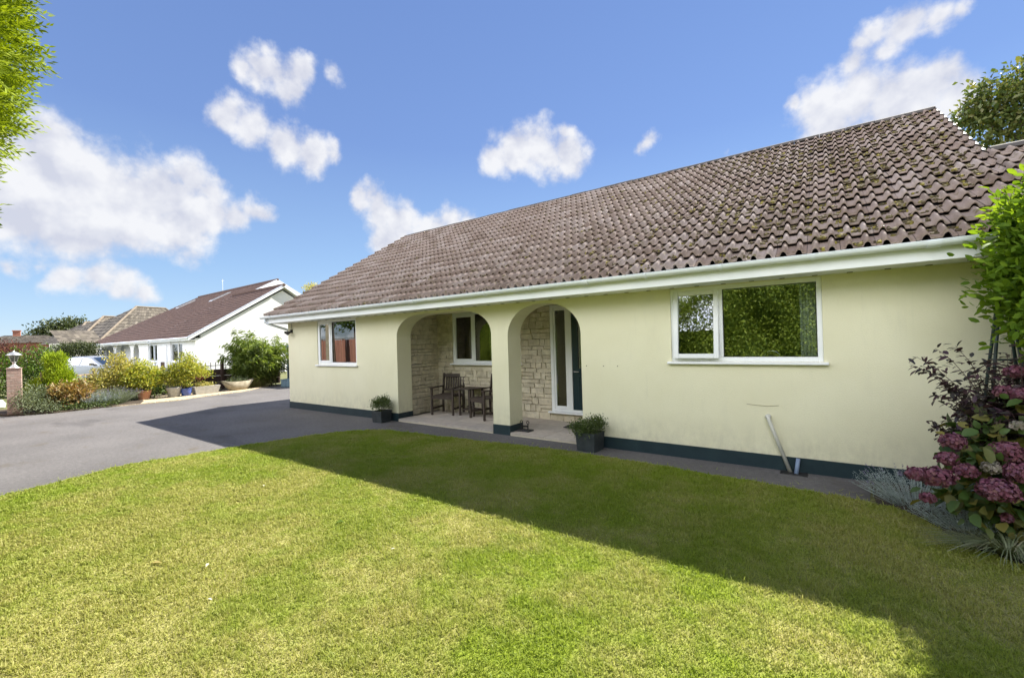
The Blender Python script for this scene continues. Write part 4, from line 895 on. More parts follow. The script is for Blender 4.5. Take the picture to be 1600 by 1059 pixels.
HEADS = [(-0.50, -0.43, 0.57, 0.176), (-0.62, -0.46, 0.58, 0.109), (-0.37, -0.22, 0.81, 0.141), (-0.41, -0.25, 0.68, 0.111), (-0.17, -0.38, 0.51, 0.196), (-0.03, -0.28, 0.63, 0.168), (-0.07, -0.19, 0.76, 0.174), (-0.57, -0.54, 0.43, 0.068), (0.07, 0.16, 1.16, 0.133), (-0.00, 0.17, 1.18, 0.104), (0.09, 0.29, 1.33, 0.116), (-0.32, -0.30, 0.61, 0.118), (-0.17, -0.26, 0.65, 0.096), (.0, -.1, .95, .06), (-.1, -.25, .28, .05)]
for i, (x, y, z, r) in enumerate(HEADS):
    r *= .46
    if r < .01: continue
    n = int(1900 * r * 9 * r * 9 * .55) + 70; d = rdir(n); d = d[d[:, 2] > -.75]; n = len(d)
    P = np.array([x, y, z]) + d * r * RNG.uniform(.70, 1.12, n)[:, None] * np.array([1.15, 1.1, .8])
    D = np.cross(d, rdir(n)); V, F = leaves(P, D + d * .25, d, np.full(n, .030), np.full(n, .027), .15, .1)
    npmesh('flower_head', V, [F], 'hydfade' if i in (12, 13) else 'hydflower', hy)
# silvery lavender: many thin upright shoots carrying small leaves
def tuft(name, label, cat, base, n, rx, ry, h, m, leaf=.02, per=8, lean=.7, flower=None, fh=.5, wd=.18, group=None, w0=.0022):
    t = thing(name, label, cat, base, 0, group)
    a = RNG.uniform(0, 2 * np.pi, n); q = np.sqrt(RNG.random(n)); foot = np.stack([np.cos(a) * q * rx * .45, np.sin(a) * q * ry * .45, np.zeros(n)], 1)
    dr = np.stack([np.cos(a) * q * rx, np.sin(a) * q * ry, np.zeros(n)], 1); hh = h * RNG.uniform(.55, 1.05, n) * (1 - .35 * q ** 2)
    tip = foot + dr * lean + np.array([0, 0, 1]) * hh[:, None]
    Ps, Ds = [], []
    for k in range(per):
        u = (k + .5 + RNG.uniform(-.4, .4, n)) / per; u = .15 + .85 * u; Ps.append(foot + (tip - foot) * u[:, None] + np.array([0, 0, 1]) * (np.sin(u * 3.14) * h * .08)[:, None]); Ds.append(nrm(tip - foot) * .5 + RNG.normal(size=(n, 3)) * .6)
    P = np.concatenate(Ps); D = np.concatenate(Ds); N = RNG.normal(size=P.shape) + [0, 0, .5]
    V, F = leaves(P, D, N, leaf * RNG.uniform(.7, 1.3, len(P)), leaf * wd * RNG.uniform(.8, 1.2, len(P)), .2, .1); fo = npmesh('foliage', V, [F], m, t)
    sd = nrm(np.cross(tip - foot, rdir(n))) * w0
    V = np.stack([foot - sd, foot + sd, tip + sd * .5, tip - sd * .5], 1).reshape(-1, 3); npmesh('stem', V, [np.arange(n)[:, None] * 4 + [0, 1, 2, 3]], m, t)
    if flower:
        k = RNG.random(n) < fh; T = np.repeat(tip[k], 9, 0); d0 = np.repeat(nrm(tip[k] - foot[k]), 9, 0); P = T + d0 * RNG.uniform(0, .055, len(T))[:, None]
        V, F = leaves(P, RNG.normal(size=P.shape) * .6 + d0 * .6, rdir(len(P)), np.full(len(P), .014), np.full(len(P), .008)); npmesh('flower', V, [F], flower, t)['kind'] = 'stuff'
    return t
tuft('lavender', 'silver grey lavender spilling over the path in front of the hydrangea', 'lavender', (.66, -.68, .0), 260, .42, .34, .34, 'silverleaf', .024, 11, .8, 'lavflower', .12, .22)
tuft('lavender', 'low silver grey lavender under the hydrangea at the lawn edge', 'lavender', (.93, -1.22, .0), 200, .34, .26, .26, 'silverleaf', .024, 10, .8)
def strap(name, label, base, n, rx, ry, h, m, L=.5, wd=.006):
    t = thing(name, label, 'ornamental grass', base)
    a = RNG.uniform(0, 2 * np.pi, n); q = RNG.uniform(.4, 1, n); d = np.stack([np.cos(a) * rx, np.sin(a) * ry, np.zeros(n)], 1) * q[:, None]
    rows = []; S5 = 5; sd = np.stack([-np.sin(a), np.cos(a), np.zeros(n)], 1); hh = h * RNG.uniform(.5, 1.1, n)
    for k in range(S5 + 1):
        u = k / S5; c = d * u + np.array([0, 0, 1]) * (hh * (np.sin(min(u * 2.4, 3.0) * .9)) * (1 - .55 * u))[:, None]; w = wd * (1 - u * .85)
        rows += [c - sd * w, c + sd * w]
    V = np.stack(rows, 1).reshape(-1, 3); b = np.arange(n)[:, None] * (2 * S5 + 2)
    npmesh('blade', V, [np.concatenate([b + [2 * k, 2 * k + 1, 2 * k + 3, 2 * k + 2] for k in range(S5)])], m, t); return t
strap('ornamental_grass', 'low arching grey green grass clump at the lawn edge', (1.04, -1.70, .02), 260, .62, .36, .20, 'strap')
strap('ornamental_grass', 'dark arching grass clump below the hydrangea near the right edge', (1.42, -1.62, .02), 200, .45, .35, .3, 'strap')
ob = thing('garden_obelisk', 'dark green metal obelisk standing between laurel and purple shrub', 'obelisk', (1.33, -.46, 0))
for sx in (-1, 1):
    for sy in (-1, 1): obj('leg', MB().tube([(sx * .20, sy * .20, 0), (sx * .10, sy * .10, 1.2), (sx * .02, sy * .02, 2.05)], .013, 8), 'greenmetal', ob)
for z, h in ((.5, .158), (1.0, .117), (1.40, .082)):
    obj('crossbar', MB().tube([(-h, -h, z), (h, -h, z), (h, h, z), (-h, h, z), (-h, -h, z)], .006, 6), 'greenmetal', ob)
obj('finial', MB().lathe([(.02, 2.04), (.045, 2.08), (.05, 2.12), (.03, 2.16), (.005, 2.19)], 12), 'greenmetal', ob)

# ------------------------------------------------------------------ trees
def tree(name, label, base, blobs, ncl, per, L, m, r0, trunk_h, bark='bark', group=None, spread=.5, wd=.6, **k):
    t = thing(name, label, 'tree', base, 0, group)
    foliage('crown', blobs, ncl, per, L, L * wd, m, t, spread=spread, **k)
    mb = MB(); top = (random.uniform(-.2, .2), random.uniform(-.2, .2), trunk_h)
    mb.tube([(0, 0, -.05), (.02, 0, .3), (top[0] * .5, top[1] * .5, trunk_h * .5), top], [r0 * 1.5, r0 * 1.1, r0 * .9, r0 * .7], 10)
    for b in blobs:
        e = Vector((b[0], b[1], b[2])); s = Vector(top).lerp(Vector((0, 0, trunk_h * .6)), random.random() * .6)
        pts = [s.lerp(e, u) + Vector((random.uniform(-1, 1), random.uniform(-1, 1), random.uniform(-.5, .5))) * .06 * (e - s).length * math.sin(3.14 * u) for u in (0, .25, .5, .75, 1)]
        mb.tube(pts, [r0 * .45, r0 * .36, r0 * .27, r0 * .18, r0 * .08], 6)
    obj('trunk', mb, bark, t, smooth=True, fix=False); return t
tree('oak_tree', 'large dark green tree rising behind the right end of the roof', (7.0, 15.0, 0),
     [(0.6, 0, 8.8, 2.2, 2.0, 2.0), (-2.0, -.3, 8.75, 1.15, 1.1, .75), (-2.75, -.3, 8.75, .65, .7, .42), (-1.3, 0, 9.75, .9, .9, .55), (-2.2, -.2, 7.65, .85, .85, .45), (-1.3, -.3, 6.9, 1.0, 1.0, .55), (-2.6, -.3, 9.4, .35, .4, .3), (-.6, 0, 10.5, .7, .8, .45)],
     1500, 9, .16, 'oakleaf', .34, 6.5, spread=.36, shell=.5, up=.1, rnd=.9)
tree('garden_tree', 'small pale green tree top showing above the left roof verge', (-28.4, 10.1, 0), [(0, 0, 5.3, .75, .7, .55), (-.25, 0, 5.75, .4, .35, .35), (.35, .1, 4.8, .8, .7, .7)], 180, 8, .12, 'buffleaf', .12, 4.2, spread=.25, up=.2)
# tall conifer close on the left
def conifer():
    t = thing('conifer', 'bright yellow green conifer towering at the left edge of the lawn', 'conifer', (-5.0, -7.01, 0))
    n = 30000; z = .35 + 5.4 * RNG.random(n) ** .85; a = RNG.uniform(0, 2 * np.pi, n)
    rad = np.interp(z, [.3, 1.0, 2.2, 2.7, 3.4, 4.1, 4.8, 5.4, 5.8], [.45, .58, .72, .86, 1.0, 1.10, 1.0, .65, .2]) * (1 + .07 * np.sin(a * 3 + z * 2.3) + .06 * np.sin(z * 5.1 + a * 5))
    q = RNG.random(n) ** .18; c = np.stack([np.cos(a) * rad * q, np.sin(a) * rad * q, z], 1)
    o = nrm(np.stack([np.cos(a), np.sin(a), np.full(n, .35)], 1) + RNG.normal(size=(n, 3)) * .38)
    L = RNG.uniform(.13, .26, n); sdv = nrm(np.cross(o, RNG.normal(size=(n, 3)))); K = 9; Ps, Ds, Ns, Ls = [], [], [], []
    nn = np.cross(sdv, o)
    for k in range(K):
        u = .12 + .88 * k / (K - 1); s = 1 if k % 2 else -1
        Ps.append(c + o * (L * u)[:, None]); d = o * .9 + sdv * (s * .75 * (k < K - 1)) + RNG.normal(size=(n, 3)) * .15; Ds.append(d); Ns.append(nn); Ls.append(L * (.40 - .20 * u))
    V, F = leaves(np.concatenate(Ps), np.concatenate(Ds), np.concatenate(Ns), np.concatenate(Ls), np.full(n * K, .015), .12, .12)
    npmesh('foliage', V, [F], 'conifer', t)
    sd = sdv * .003; V = np.stack([c - sd, c + sd, c + o * L[:, None]], 1).reshape(-1, 3); npmesh('twig', V, [np.arange(n)[:, None] * 3 + [0, 1, 2]], 'conifer', t)
    obj('trunk', MB().tube([(0, 0, -.05), (0, 0, 2.5), (.05, 0, 5.3)], [.14, .10, .03], 10), 'bark', t, True)
conifer()
# tall clipped hedge across the lawn behind the camera: it fills the window reflections
def hedge(name, label, x0, x1, y, w, h, n, L, m, rough=.35, hf=None):
    t = thing(name, label, 'hedge', ((x0 + x1) / 2, y, 0)); cx = (x0 + x1) / 2
    f = RNG.random(n); P = np.empty((n, 3)); O = np.empty((n, 3)); xx = RNG.uniform(x0, x1, n); zz = RNG.random(n)
    hh = (h + .35 * np.sin(xx * 1.1) + .3 * np.sin(xx * 2.7 + 1)) if hf is None else hf(xx)
    bl = .16 * np.sin(xx * 3.1 + zz * 9) + .14 * np.sin(xx * 1.3 - zz * 14) + RNG.normal(size=n) * .09
    front = f < .62; top = (f >= .62) & (f < .85)
    P[:, 0] = xx - cx; P[:, 2] = zz * hh; P[:, 1] = np.where(front, w / 2 + bl, -w / 2 - bl); O[:] = np.where(front, 1, -1)[:, None] * np.array([0, 1, .35])
    P[top, 2] = hh[top] + bl[top] * 1.4; P[top, 1] = RNG.uniform(-w / 2, w / 2, top.sum()); O[top] = [0, 0, 1]
    D = O + RNG.normal(size=(n, 3)) * .6; N = RNG.normal(size=(n, 3)) + O * .6 + [0, 0, .4]
    V, F = leaves(P, D, N, L * RNG.uniform(.6, 1.4, n), L * .5 * RNG.uniform(.7, 1.2, n), .2, .2); npmesh('foliage', V, [F], m, t)
    b = MB(); b.box(x0 - cx + .3, x1 - cx - .3, -w / 2 + .4, w / 2 - .4, .1, h - .75); 
    for i in range(int((x1 - x0) / 1.2)): b.tube([(x0 - cx + .5 + i * 1.2, 0, -.05), (x0 - cx + .5 + i * 1.2, 0, .3)], .06, 6)
    obj('branch_core', b, 'midleaf', t); return t
hedge('conifer_hedge', 'tall clipped conifer hedge facing the house, mirrored in the windows', -17.0, 5.5, -10.2, 1.6, 4.2, 150000, .10, 'hedgeleaf', hf=lambda x: np.interp(x, [-17.0, -9, -4.6, -3.6, 5.5], [4.0, 4.2, 4.2, 5.0, 5.2]) + .25 * np.sin(x * 2.1) + .15 * np.sin(x * 5))
fr_ = thing('board_fence', 'red brown board fence along the drive, mirrored in the left window', 'fence', (-20.5, -7.6, 0))
fb = MB()
for i in range(86): fb.box(-5.2 + i * .12, -5.2 + i * .12 + .113, -.012 + (i % 2) * .012, .0 + (i % 2) * .012, .05, 2.02)
obj('board', fb, 'fencered', fr_)
for i in range(6): obj('post', MB().bbox(-5.3 + i * 2.1, -5.2 + i * 2.1, -.12, -.02, -.1, 2.06, .004), 'timber', fr_)
obj('capping', MB().bbox(-5.3, 5.2, -.04, .04, 2.065, 2.10, .004), 'timber', fr_)
for i, (x, y, h) in enumerate([(-22.5, -11.5, 7.5), (-26.5, -12, 8.2), (-31, -13, 8.8)]):
    tree('roadside_tree', ['bushy green tree behind the board fence, nearest the hedge', 'round green tree behind the middle of the board fence', 'tall green tree behind the far end of the board fence'][i], (x, y, 0), [(0, 0, h * .60, 2.3, 1.8, h * .27), (-.9, .3, h * .5, 1.2, 1.2, 1.0), (1.0, .1, h * .55, 1.2, 1.1, 1.1), (.1, 0, h * .82, 1.0, 1.0, .9)], 700, 8, .22, 'midleaf', .16, h * .4, group='trees behind the board fence', spread=.4)

# ------------------------------------------------------------------ far side of the drive
pl_ = thing('brick_pillar', 'red brick gate pillar by the drive entrance', 'pillar', (-18.98, -4.50, 0), R(-8))
b = MB(); mo = MB(); mo.box(-.205, .205, -.205, .205, -.1, 1.315)
z = .0
for c in range(18):
    k = 2
    for s in range(4):
        a = s * math.pi / 2; m = Matrix.Rotation(a, 4, 'Z')
        if c % 2: b.bbox(-.217, -.008, -.217, -.112, z + .004, z + .067, .003, m); b.bbox(-.002, .104, -.217, -.112, z + .004, z + .067, .003, m)
        else: b.bbox(-.217, -.112, -.217, -.112, z + .004, z + .067, .003, m); b.bbox(-.106, .106, -.217, -.112, z + .004, z + .067, .003, m)
    z += .073
b.v = [(x * .66, y * .66, z) for x, y, z in b.v]; mo.v = [(x * .66, y * .66, z) for x, y, z in mo.v]
obj('brickwork', b, 'brick', pl_); obj('mortar', mo, 'brickmortar', pl_); obj('cap', MB().bbox(-.155, .155, -.155, .155, 1.316, 1.335, .006), 'brick', pl_)
ln = thing('lantern', 'silver carriage lantern on top of the brick gate pillar', 'lantern', (-18.98, -4.50, 1.335))
obj('pedestal', MB().lathe([(.12, 0), (.12, .015), (.075, .045), (.04, .09), (.03, .13), (.045, .145), (.03, .16), (.055, .175)], 16), 'silver', ln, True)
obj('glass', MB().lathe([(.055, .178), (.115, .36)], 6), 'lampglass', ln)
cgm = MB()
for i in range(6):
    a = math.pi * 2 * i / 6; cgm.tube([(.057 * math.cos(a), .057 * math.sin(a), .176), (.118 * math.cos(a), .118 * math.sin(a), .362)], .006, 5)
obj('cage', cgm, 'silver', ln)
obj('hood', MB().lathe([(.165, .362), (.17, .368), (.12, .41), (.08, .44), (.05, .455), (.02, .465), (.018, .49), (.004, .50)], 16), 'silver', ln, True)
rl = thing('rail_fence', 'low grey post and rail fence beside the brick pillar', 'fence', (-19.4, -3.9, 0))
for i in range(3): obj('post', MB().bbox(-.04 - i * .9, .04 - i * .9, -.04 + i * .75, .04 + i * .75, -.1, 1.16, .006), 'timber', rl)
for z in (.55, .95): obj('rail', MB().tube([(.02, -.05, z), (-1.84, 1.5, z)], .03, 6), 'timber', rl)
def rock():
    bm = bmesh.new(); bmesh.ops.create_icosphere(bm, subdivisions=3, radius=1)
    for v in bm.verts: v.co *= 1 + .10 * math.sin(v.co.x * 5 + 1) * math.sin(v.co.y * 4) + .06 * math.sin(v.co.z * 9); v.co = Vector((v.co.x * .26, v.co.y * .2, v.co.z * .16 + .10))
    bm.verts.index_update(); m = MB().add([v.co for v in bm.verts], [[v.index for v in f.verts] for f in bm.faces]); bm.free(); return m
rk = tag(obj('boulder', rock(), 'whitestone', smooth=True), 'white painted stone on the grass verge beside the brick pillar', 'stone'); rk.location = (-21.9, -4.6, 0)
tree('street_tree', 'pale barked street tree at the far left edge', (-20.6, -6.35, 0), [(0, 0, 6.2, 1.8, 1.6, 1.2), (-1.2, -.5, 5.6, 1.3, 1.2, .9), (.9, -.6, 6.0, 1.2, 1.2, .9)], 300, 8, .16, 'midleaf', .22, 4.6, 'palebark', spread=.3)

def G(x, y): return (x, y, .02)
shrub('lime_conifer', 'bright lime green feathery conifer behind the bronze leaved shrub', 'conifer', G(-19.45, -3.62), [(0, 0, .72, .36, .36, .5), (0, .08, 1.15, .25, .25, .42), (-.18, -.2, .55, .34, .34, .42), (.05, .22, .8, .24, .24, .42), (-.05, -.08, 1.45, .14, .14, .24), (.0, .12, 1.5, .11, .11, .22)], 1700, 10, .075, .018, 'limeleaf', stems=5, spread=.10, shell=.35, up=1.1, out=.5, rnd=.5)
shrub('bronze_shrub', 'rounded shrub with red and yellow leaves at the drive edge', 'bush', G(-18.75, -3.42), [(0, 0, .42, .42, .42, .36), (.05, .25, .5, .28, .3, .28), (0, -.2, .48, .3, .3, .26)], 330, 8, .085, .036, 'bronzeleaf', stems=8, spread=.14)
shrub('cotoneaster', 'grey green sprawling shrub at the foot of the brick pillar', 'bush', G(-18.55, -4.12), [(0, 0, .25, .34, .32, .26), (.05, -.25, .38, .26, .25, .32), (.2, .25, .15, .28, .28, .16), (-.1, -.05, .55, .2, .2, .22)], 260, 9, .055, .02, 'greyshrub', stems=10, spread=.16, up=.3, out=.9)
shrub('cotoneaster', 'small grey green shrub between brick pillar and lime conifer', 'bush', G(-19.2, -4.02), [(0, 0, .4, .3, .3, .34), (0, .2, .55, .2, .2, .2)], 150, 8, .06, .022, 'greyshrub', stems=7, spread=.16)
shrub('ground_cover_plant', 'low pale green ground cover along the drive edge', 'plant', G(-18.42, -3.2), [(0, 0, .07, .3, .5, .10), (.0, .5, .06, .25, .4, .09), (-.1, -.4, .08, .22, .3, .1)], 240, 6, .045, .028, 'herb', stems=4, spread=.1)
tuft('lavender', 'grey green lavender with faded flowers by the terracotta pot', 'lavender', G(-18.85, -2.45), 560, .5, .68, .55, 'lavleaf', .05, 9, .75, 'lavflower', .55, .15, w0=.004)
tuft('lavender', 'pale silver lavender beside the bronze leaved shrub', 'lavender', G(-18.75, -2.85), 360, .42, .5, .48, 'silverleaf', .05, 9, .75, 'lavflower', .2, .18, w0=.004)
shrub('gold_shrub', 'buff yellow spreading shrub in front of the parked car', 'bush', G(-19.9, -2.2), [(0, 0, .75, .55, .6, .5), (0, .45, .85, .45, .5, .5), (.1, -.4, .55, .38, .40, .36), (0, .3, 1.2, .32, .36, .26), (0, .1, 1.45, .18, .24, .14)], 620, 9, .085, .034, 'buffleaf', stems=14, spread=.2, up=.2, out=.8)
shrub('dark_shrub', 'dark green shrub low between the buff and golden shrubs', 'bush', G(-20.0, -1.15), [(0, 0, .42, .4, .5, .40), (.1, -.5, .35, .35, .45, .33)], 300, 8, .075, .034, 'midleaf', stems=8, spread=.16)
def potted(name, label, loc, prof, potmat, blobs, ncl, per, L, W_, m, rim=None, group=None):
    t = thing(name, label, 'potted plant', loc, 0, group)
    obj('pot', MB().lathe(prof, 20), potmat, t, True, False)
    z = max(p[1] for p in prof) - .03; r = prof[-2][0] * .86
    obj('soil', MB().lathe([(r, z - .02), (r, z)], 16), 'soil', t)
    foliage('foliage', blobs, ncl, per, L, W_, m, t, spread=.15, up=.3, out=.7); branches('stem', (0, 0, z), [(b[0] * .9, b[1] * .9, b[2]) for b in blobs] + [(b[0] * .5, b[1] * .5, b[2] + b[5] * .5) for b in blobs], .010, 'stem', t)
    return t
TP = [(.15, 0), (.16, .01), (.21, .28), (.225, .285), (.23, .35), (.2, .35), (.19, .30)]
pg_ = potted('potted_golden_shrub', 'terracotta pot holding a bushy golden yellow shrub', G(-19.45, -1.45), TP, 'terracotta', [(0, 0, .72, .42, .42, .36), (0, .25, .95, .36, .36, .32), (0, -.22, 1.0, .4, .36, .32), (0, -.45, .75, .3, .3, .28), (.0, .4, .72, .26, .26, .22), (0, 0, 1.25, .28, .28, .2)], 400, 9, .085, .036, 'goldleaf'); pg_.scale = (.92, .92, .92)
SP = [(.15, 0), (.17, .02), (.20, .22), (.235, .30), (.235, .36), (.2, .36), (.19, .31)]
potted('potted_shrub', 'cast stone urn pot with dull green shrub left of the blue pot', G(-19.35, -.62), SP, 'stonepot', [(0, 0, .62, .26, .26, .26), (0, -.22, .85, .26, .28, .18), (0, .1, .95, .26, .26, .18)], 210, 9, .08, .03, 'goldleaf')
BP = [(.11, 0), (.13, .01), (.17, .17), (.165, .25), (.185, .28), (.16, .28), (.15, .24)]
potted('potted_maple', 'small blue glazed pot with tall golden leaved maple', G(-19.25, -.28), BP, 'bluepot', [(0, 0, .62, .24, .26, .26), (0, .15, .95, .34, .36, .28), (-.05, .1, 1.3, .24, .26, .26), (0, .5, .82, .3, .32, .18), (0, -.1, 1.1, .26, .26, .2)], 360, 9, .075, .032, 'goldleaf')
tr = thing('stone_trough', 'rectangular pale stone trough planter by the drive', 'planter', G(-19.35, .38), R(92))
v = [(-.36, -.16, 0), (.36, -.16, 0), (.36, .16, 0), (-.36, .16, 0), (-.44, -.21, .30), (.44, -.21, .30), (.44, .21, .30), (-.44, .21, .30), (-.39, -.16, .30), (.39, -.16, .30), (.39, .16, .30), (-.39, .16, .30), (-.37, -.14, .22), (.37, -.14, .22), (.37, .14, .22), (-.37, .14, .22)]
obj('trough', MB().add(v, [(3, 2, 1, 0), (0, 1, 5, 4), (1, 2, 6, 5), (2, 3, 7, 6), (3, 0, 4, 7), (4, 5, 9, 8), (5, 6, 10, 9), (6, 7, 11, 10), (7, 4, 8, 11), (8, 9, 13, 12), (9, 10, 14, 13), (10, 11, 15, 14), (11, 8, 12, 15), (12, 13, 14, 15)]), 'stonepot', tr)
foliage('foliage', [(-.2, 0, .36, .16, .1, .1), (.1, 0, .33, .2, .1, .06)], 60, 7, .05, .025, 'buffleaf', tr, spread=.08)
shrub('red_maple', 'small red leaved maple against the brown fence', 'maple', G(-20.45, .42), [(0, 0, .85, .2, .22, .2), (.1, .15, .65, .18, .2, .16), (0, -.1, 1.15, .11, .12, .1)], 100, 8, .07, .03, 'redmaple', stems=7, spread=.14)
bt = thing('boat_planter', 'boat shaped weathered stone planter by the brown fence', 'planter', G(-19.6, 1.62), R(100))
V = []; n = 24
for (sx, sy, z) in ((.32, .16, 0), (.45, .22, .12), (.66, .28, .36), (.60, .24, .36), (.52, .2, .28)):
    for i in range(n):
        a = 2 * math.pi * i / n; c = math.cos(a); V.append((sx * math.copysign(abs(c) ** .8, c), sy * math.sin(a), z + (.06 * abs(c) ** 3 if z > .2 else 0)))
obj('bowl', MB().add(V, [(k * n + i, k * n + (i + 1) % n, (k + 1) * n + (i + 1) % n, (k + 1) * n + i) for k in range(4) for i in range(n)] + [tuple(range(n))[::-1], tuple(range(4 * n, 5 * n))]), 'boat', bt, True)
foliage('foliage', [(-.1, 0, .36, .38, .16, .14), (.2, 0, .34, .25, .14, .10)], 150, 7, .06, .02, 'greyshrub', bt, spread=.1)
ffb = thing('boundary_fence', 'low dark brown board fence with spiked metal railing on top', 'fence', (-20.95, 1.0, 0))
bb = MB()
for i in range(3): bb.bbox(-.015, .015, -2.6, 3.0, .04 + i * .275, .31 + i * .275, .005)
obj('board', bb, 'fencebrown', ffb)
for y in (-1.5, .55 + -.0, 2.55): obj('post', MB().bbox(.02, .12, y - .05, y + .05, -.1, 1.27, .005), 'fencebrown', ffb)
rg = MB()
for i in range(31): rg.tube([(0, -2.55 + i * .18, .86), (0, -2.55 + i * .18, 1.16)], .014, 5)
rg.tube([(0, -2.6, 1.02), (0, 3.0, 1.02)], .014, 5); obj('railing', rg, 'dark', ffb)
st_ = []
for i in range(170):
    a = random.uniform(0, 6.28); q = random.random() ** .5; fx, fy = random.gauss(0, .16), random.gauss(.1, .34)
    h = random.uniform(1.3, 2.75) * (1 - .30 * q); st_.append(((fx, fy, 0), (fx + math.cos(a) * (.25 + .65 * q), fy + .08 + math.sin(a) * (.25 + .78 * q), h - .35 * q), h * .55))
arching('bamboo', 'large leafy bamboo clump between the two houses', 'bamboo', G(-20.15, 2.55), st_, 28, .20, .026, 'bamboo', 'culm', .011, start=.18, droop=.45, rounded=False, bend=.35, nper=4, jit=.07)
sg = thing('side_fence', 'weathered timber fence panel closing the gap beside the house', 'fence', (-18.6, 4.3, 0))
bb = MB()
for i in range(20): bb.box(-2.1 + i * .15, -2.1 + i * .15 + .145, -.012 + (i % 2) * .010, .002 + (i % 2) * .010, .06, 1.75)
obj('board', bb, 'timber', sg); obj('rail', MB().bbox(-2.1, .9, .015, .05, 1.3, 1.38, .004), 'timber', sg)
for x in (-2.15, .93): obj('post', MB().bbox(x - .05, x + .05, -.05, .05, -.1, 1.8, .005), 'bluebox', sg)
cr_ = thing('storage_crate', 'blue grey plastic crate on the drive by the house corner', 'crate', (-18.75, 3.35, 0), R(20))
b = MB(); b.bbox(-.32, .32, -.22, .22, 0, .30, .02); obj('body', b, 'bluebox', cr_)
lidm = MB(); lidm.bbox(-.34, .34, -.24, .24, .302, .34, .01)
for i in range(4): lidm.bbox(-.26 + i * .15, -.19 + i * .15, -.235, -.222, .05, .27, .003)
obj('rim', lidm, 'bluebox', cr_)

# ------------------------------------------------------------------ neighbours
nb = thing('white_bungalow', 'white rendered bungalow with dark brown roof and arched porch', 'house', (-31.1, 4.0, 0), R(178.96))
# local x runs along the front away from us, local y out of the front (so -y goes into the house)
NE = 2.49
def npanel(outer, holes, y0, y1): return panel(outer, holes, y0, y1)
ar = [arch_pts(19.3, 23.4, 1.75, 2.27, .9, 6), arch_pts(14.0, 18.5, 1.75, 2.27, 1.0, 6), arch_pts(11.65, 13.25, 1.55, 2.27, .78, 6)][::-1]
out_ = [(0, 0)]
for A in ar: out_ += [(A[0][0], 0)] + A + [(A[-1][0], 0)]
out_ += [(25, 0), (25, 2.42), (0, 2.42)]
NW = [(7.35, 9.4, .95, 2.2), (2.25, 4.5, .95, 2.2)]
obj('front_wall', npanel(out_, [rect(r) for r in NW], -.3, 0), 'nbwall', nb)
gs = .629; MG = .563
obj('gable_wall', MB().prism([(-.301, 0), (-10.6, 0), (-10.6, NE + .05), (-5.28, NE + 5.28 * gs - .12), (-.301, NE + .13)], 'x', 0, .3), 'nbwall', nb)
obj('gable_wall', MB().prism([(-.301, 0), (-17.6, 0), (-17.6, NE), (-8.78, 7.52), (-.301, NE + .12)], 'x', 8.1, 8.35), 'nbwall', nb)
for q in ((24.7, 25, -17.6, -.302, 2.4), (8.36, 24.69, -17.6, -17.4, 2.4), (11.0, 24.6, -1.7, -1.55, 2.4), (.31, 8.0, -4.2, -4.1, 2.4), (.31, 8.09, -10.6, -10.4, 2.4)): obj('side_wall', MB().box(*q[:4], 0, q[4]), 'nbwall', nb)
def courses(o, v, n, g, k, x0, x1, lift=.03, x0b=None, x1b=None, tw=None):
    """plain interlocking tile courses as stepped strips (x range may taper up the slope)"""
    mb = MB(); o, v, n = Vector(o), Vector(v).normalized(), Vector(n).normalized(); ux = v.cross(n).normalized()
    for j in range(k):
        a = j / k; b_ = (j + 1) / k
        xa = x0 + ((x0b if x0b is not None else x0) - x0) * a; xb = x1 + ((x1b if x1b is not None else x1) - x1) * a
        m = max(1, int((xb - xa) / (tw or .33)))
        for i in range(m):
            p, q = xa + (xb - xa) * i / m, xa + (xb - xa) * (i + 1) / m - .006
            dz = rs.uniform(-.004, .004)
            P = [o + ux * p + v * (j * g), o + ux * q + v * (j * g), o + ux * q + v * (j * g) + n * (lift + dz), o + ux * p + v * (j * g) + n * (lift + dz), o + ux * q + v * ((j + 1) * g + .02) + n * .004, o + ux * p + v * ((j + 1) * g + .02) + n * .004]
            mb.add(P, [(0, 1, 2, 3), (3, 2, 4, 5)])
    return mb
# front slopes: lower wing slope next to us, then the steeper main roof
sv = Vector((0, -5.68, 5.68 * gs)); sn = Vector((0, gs, 1))
def ux_of(v, n): return v.normalized().cross(n.normalized())
s_ = 1 if ux_of(sv, sn).x > 0 else -1
def cr2x(o, v, n, g, k, xa, xb, **kw):
    lo, hi = (xa, xb) if s_ > 0 else (-xb, -xa)
    return courses(o, v, n, g, k, lo, hi, **kw)
ms_ = Vector((0, -9.18, 9.18 * MG)); mn = Vector((0, MG, 1)); MZ = NE - .02 + 9.18 * MG
nr = obj('roof', cr2x((0, .40, NE - .02), ms_, mn, ms_.length / 28, 28, 8.05, 26.6), 'nbtile', nb)
obj('wing_roof', cr2x((0, .40, NE - .03), sv, sn, sv.length / 18, 18, -.25, 8.06), 'nbtile', nr)
obj('roof_soffit', MB().prism([(.40, NE - .04), (-5.28, NE - .04 + 5.68 * gs), (-10.9, NE - .04), (-10.9, NE - .12), (-5.28, NE - .12 + 5.68 * gs), (.40, NE - .12)], 'x', -.24, 8.09), 'white', nr)
obj('roof_soffit', MB().prism([(.40, NE - .04), (-8.78, MZ - .02), (-17.96, NE - .04), (-17.96, NE - .12), (-8.78, MZ - .10), (.40, NE - .12)], 'x', 8.06, 26.58), 'white', nr)
def vslab(ya, za, yb, zb, up=.05, dn=.02): return [(ya, za + up), (yb, zb + up), (yb, zb - dn), (ya, za - dn)]
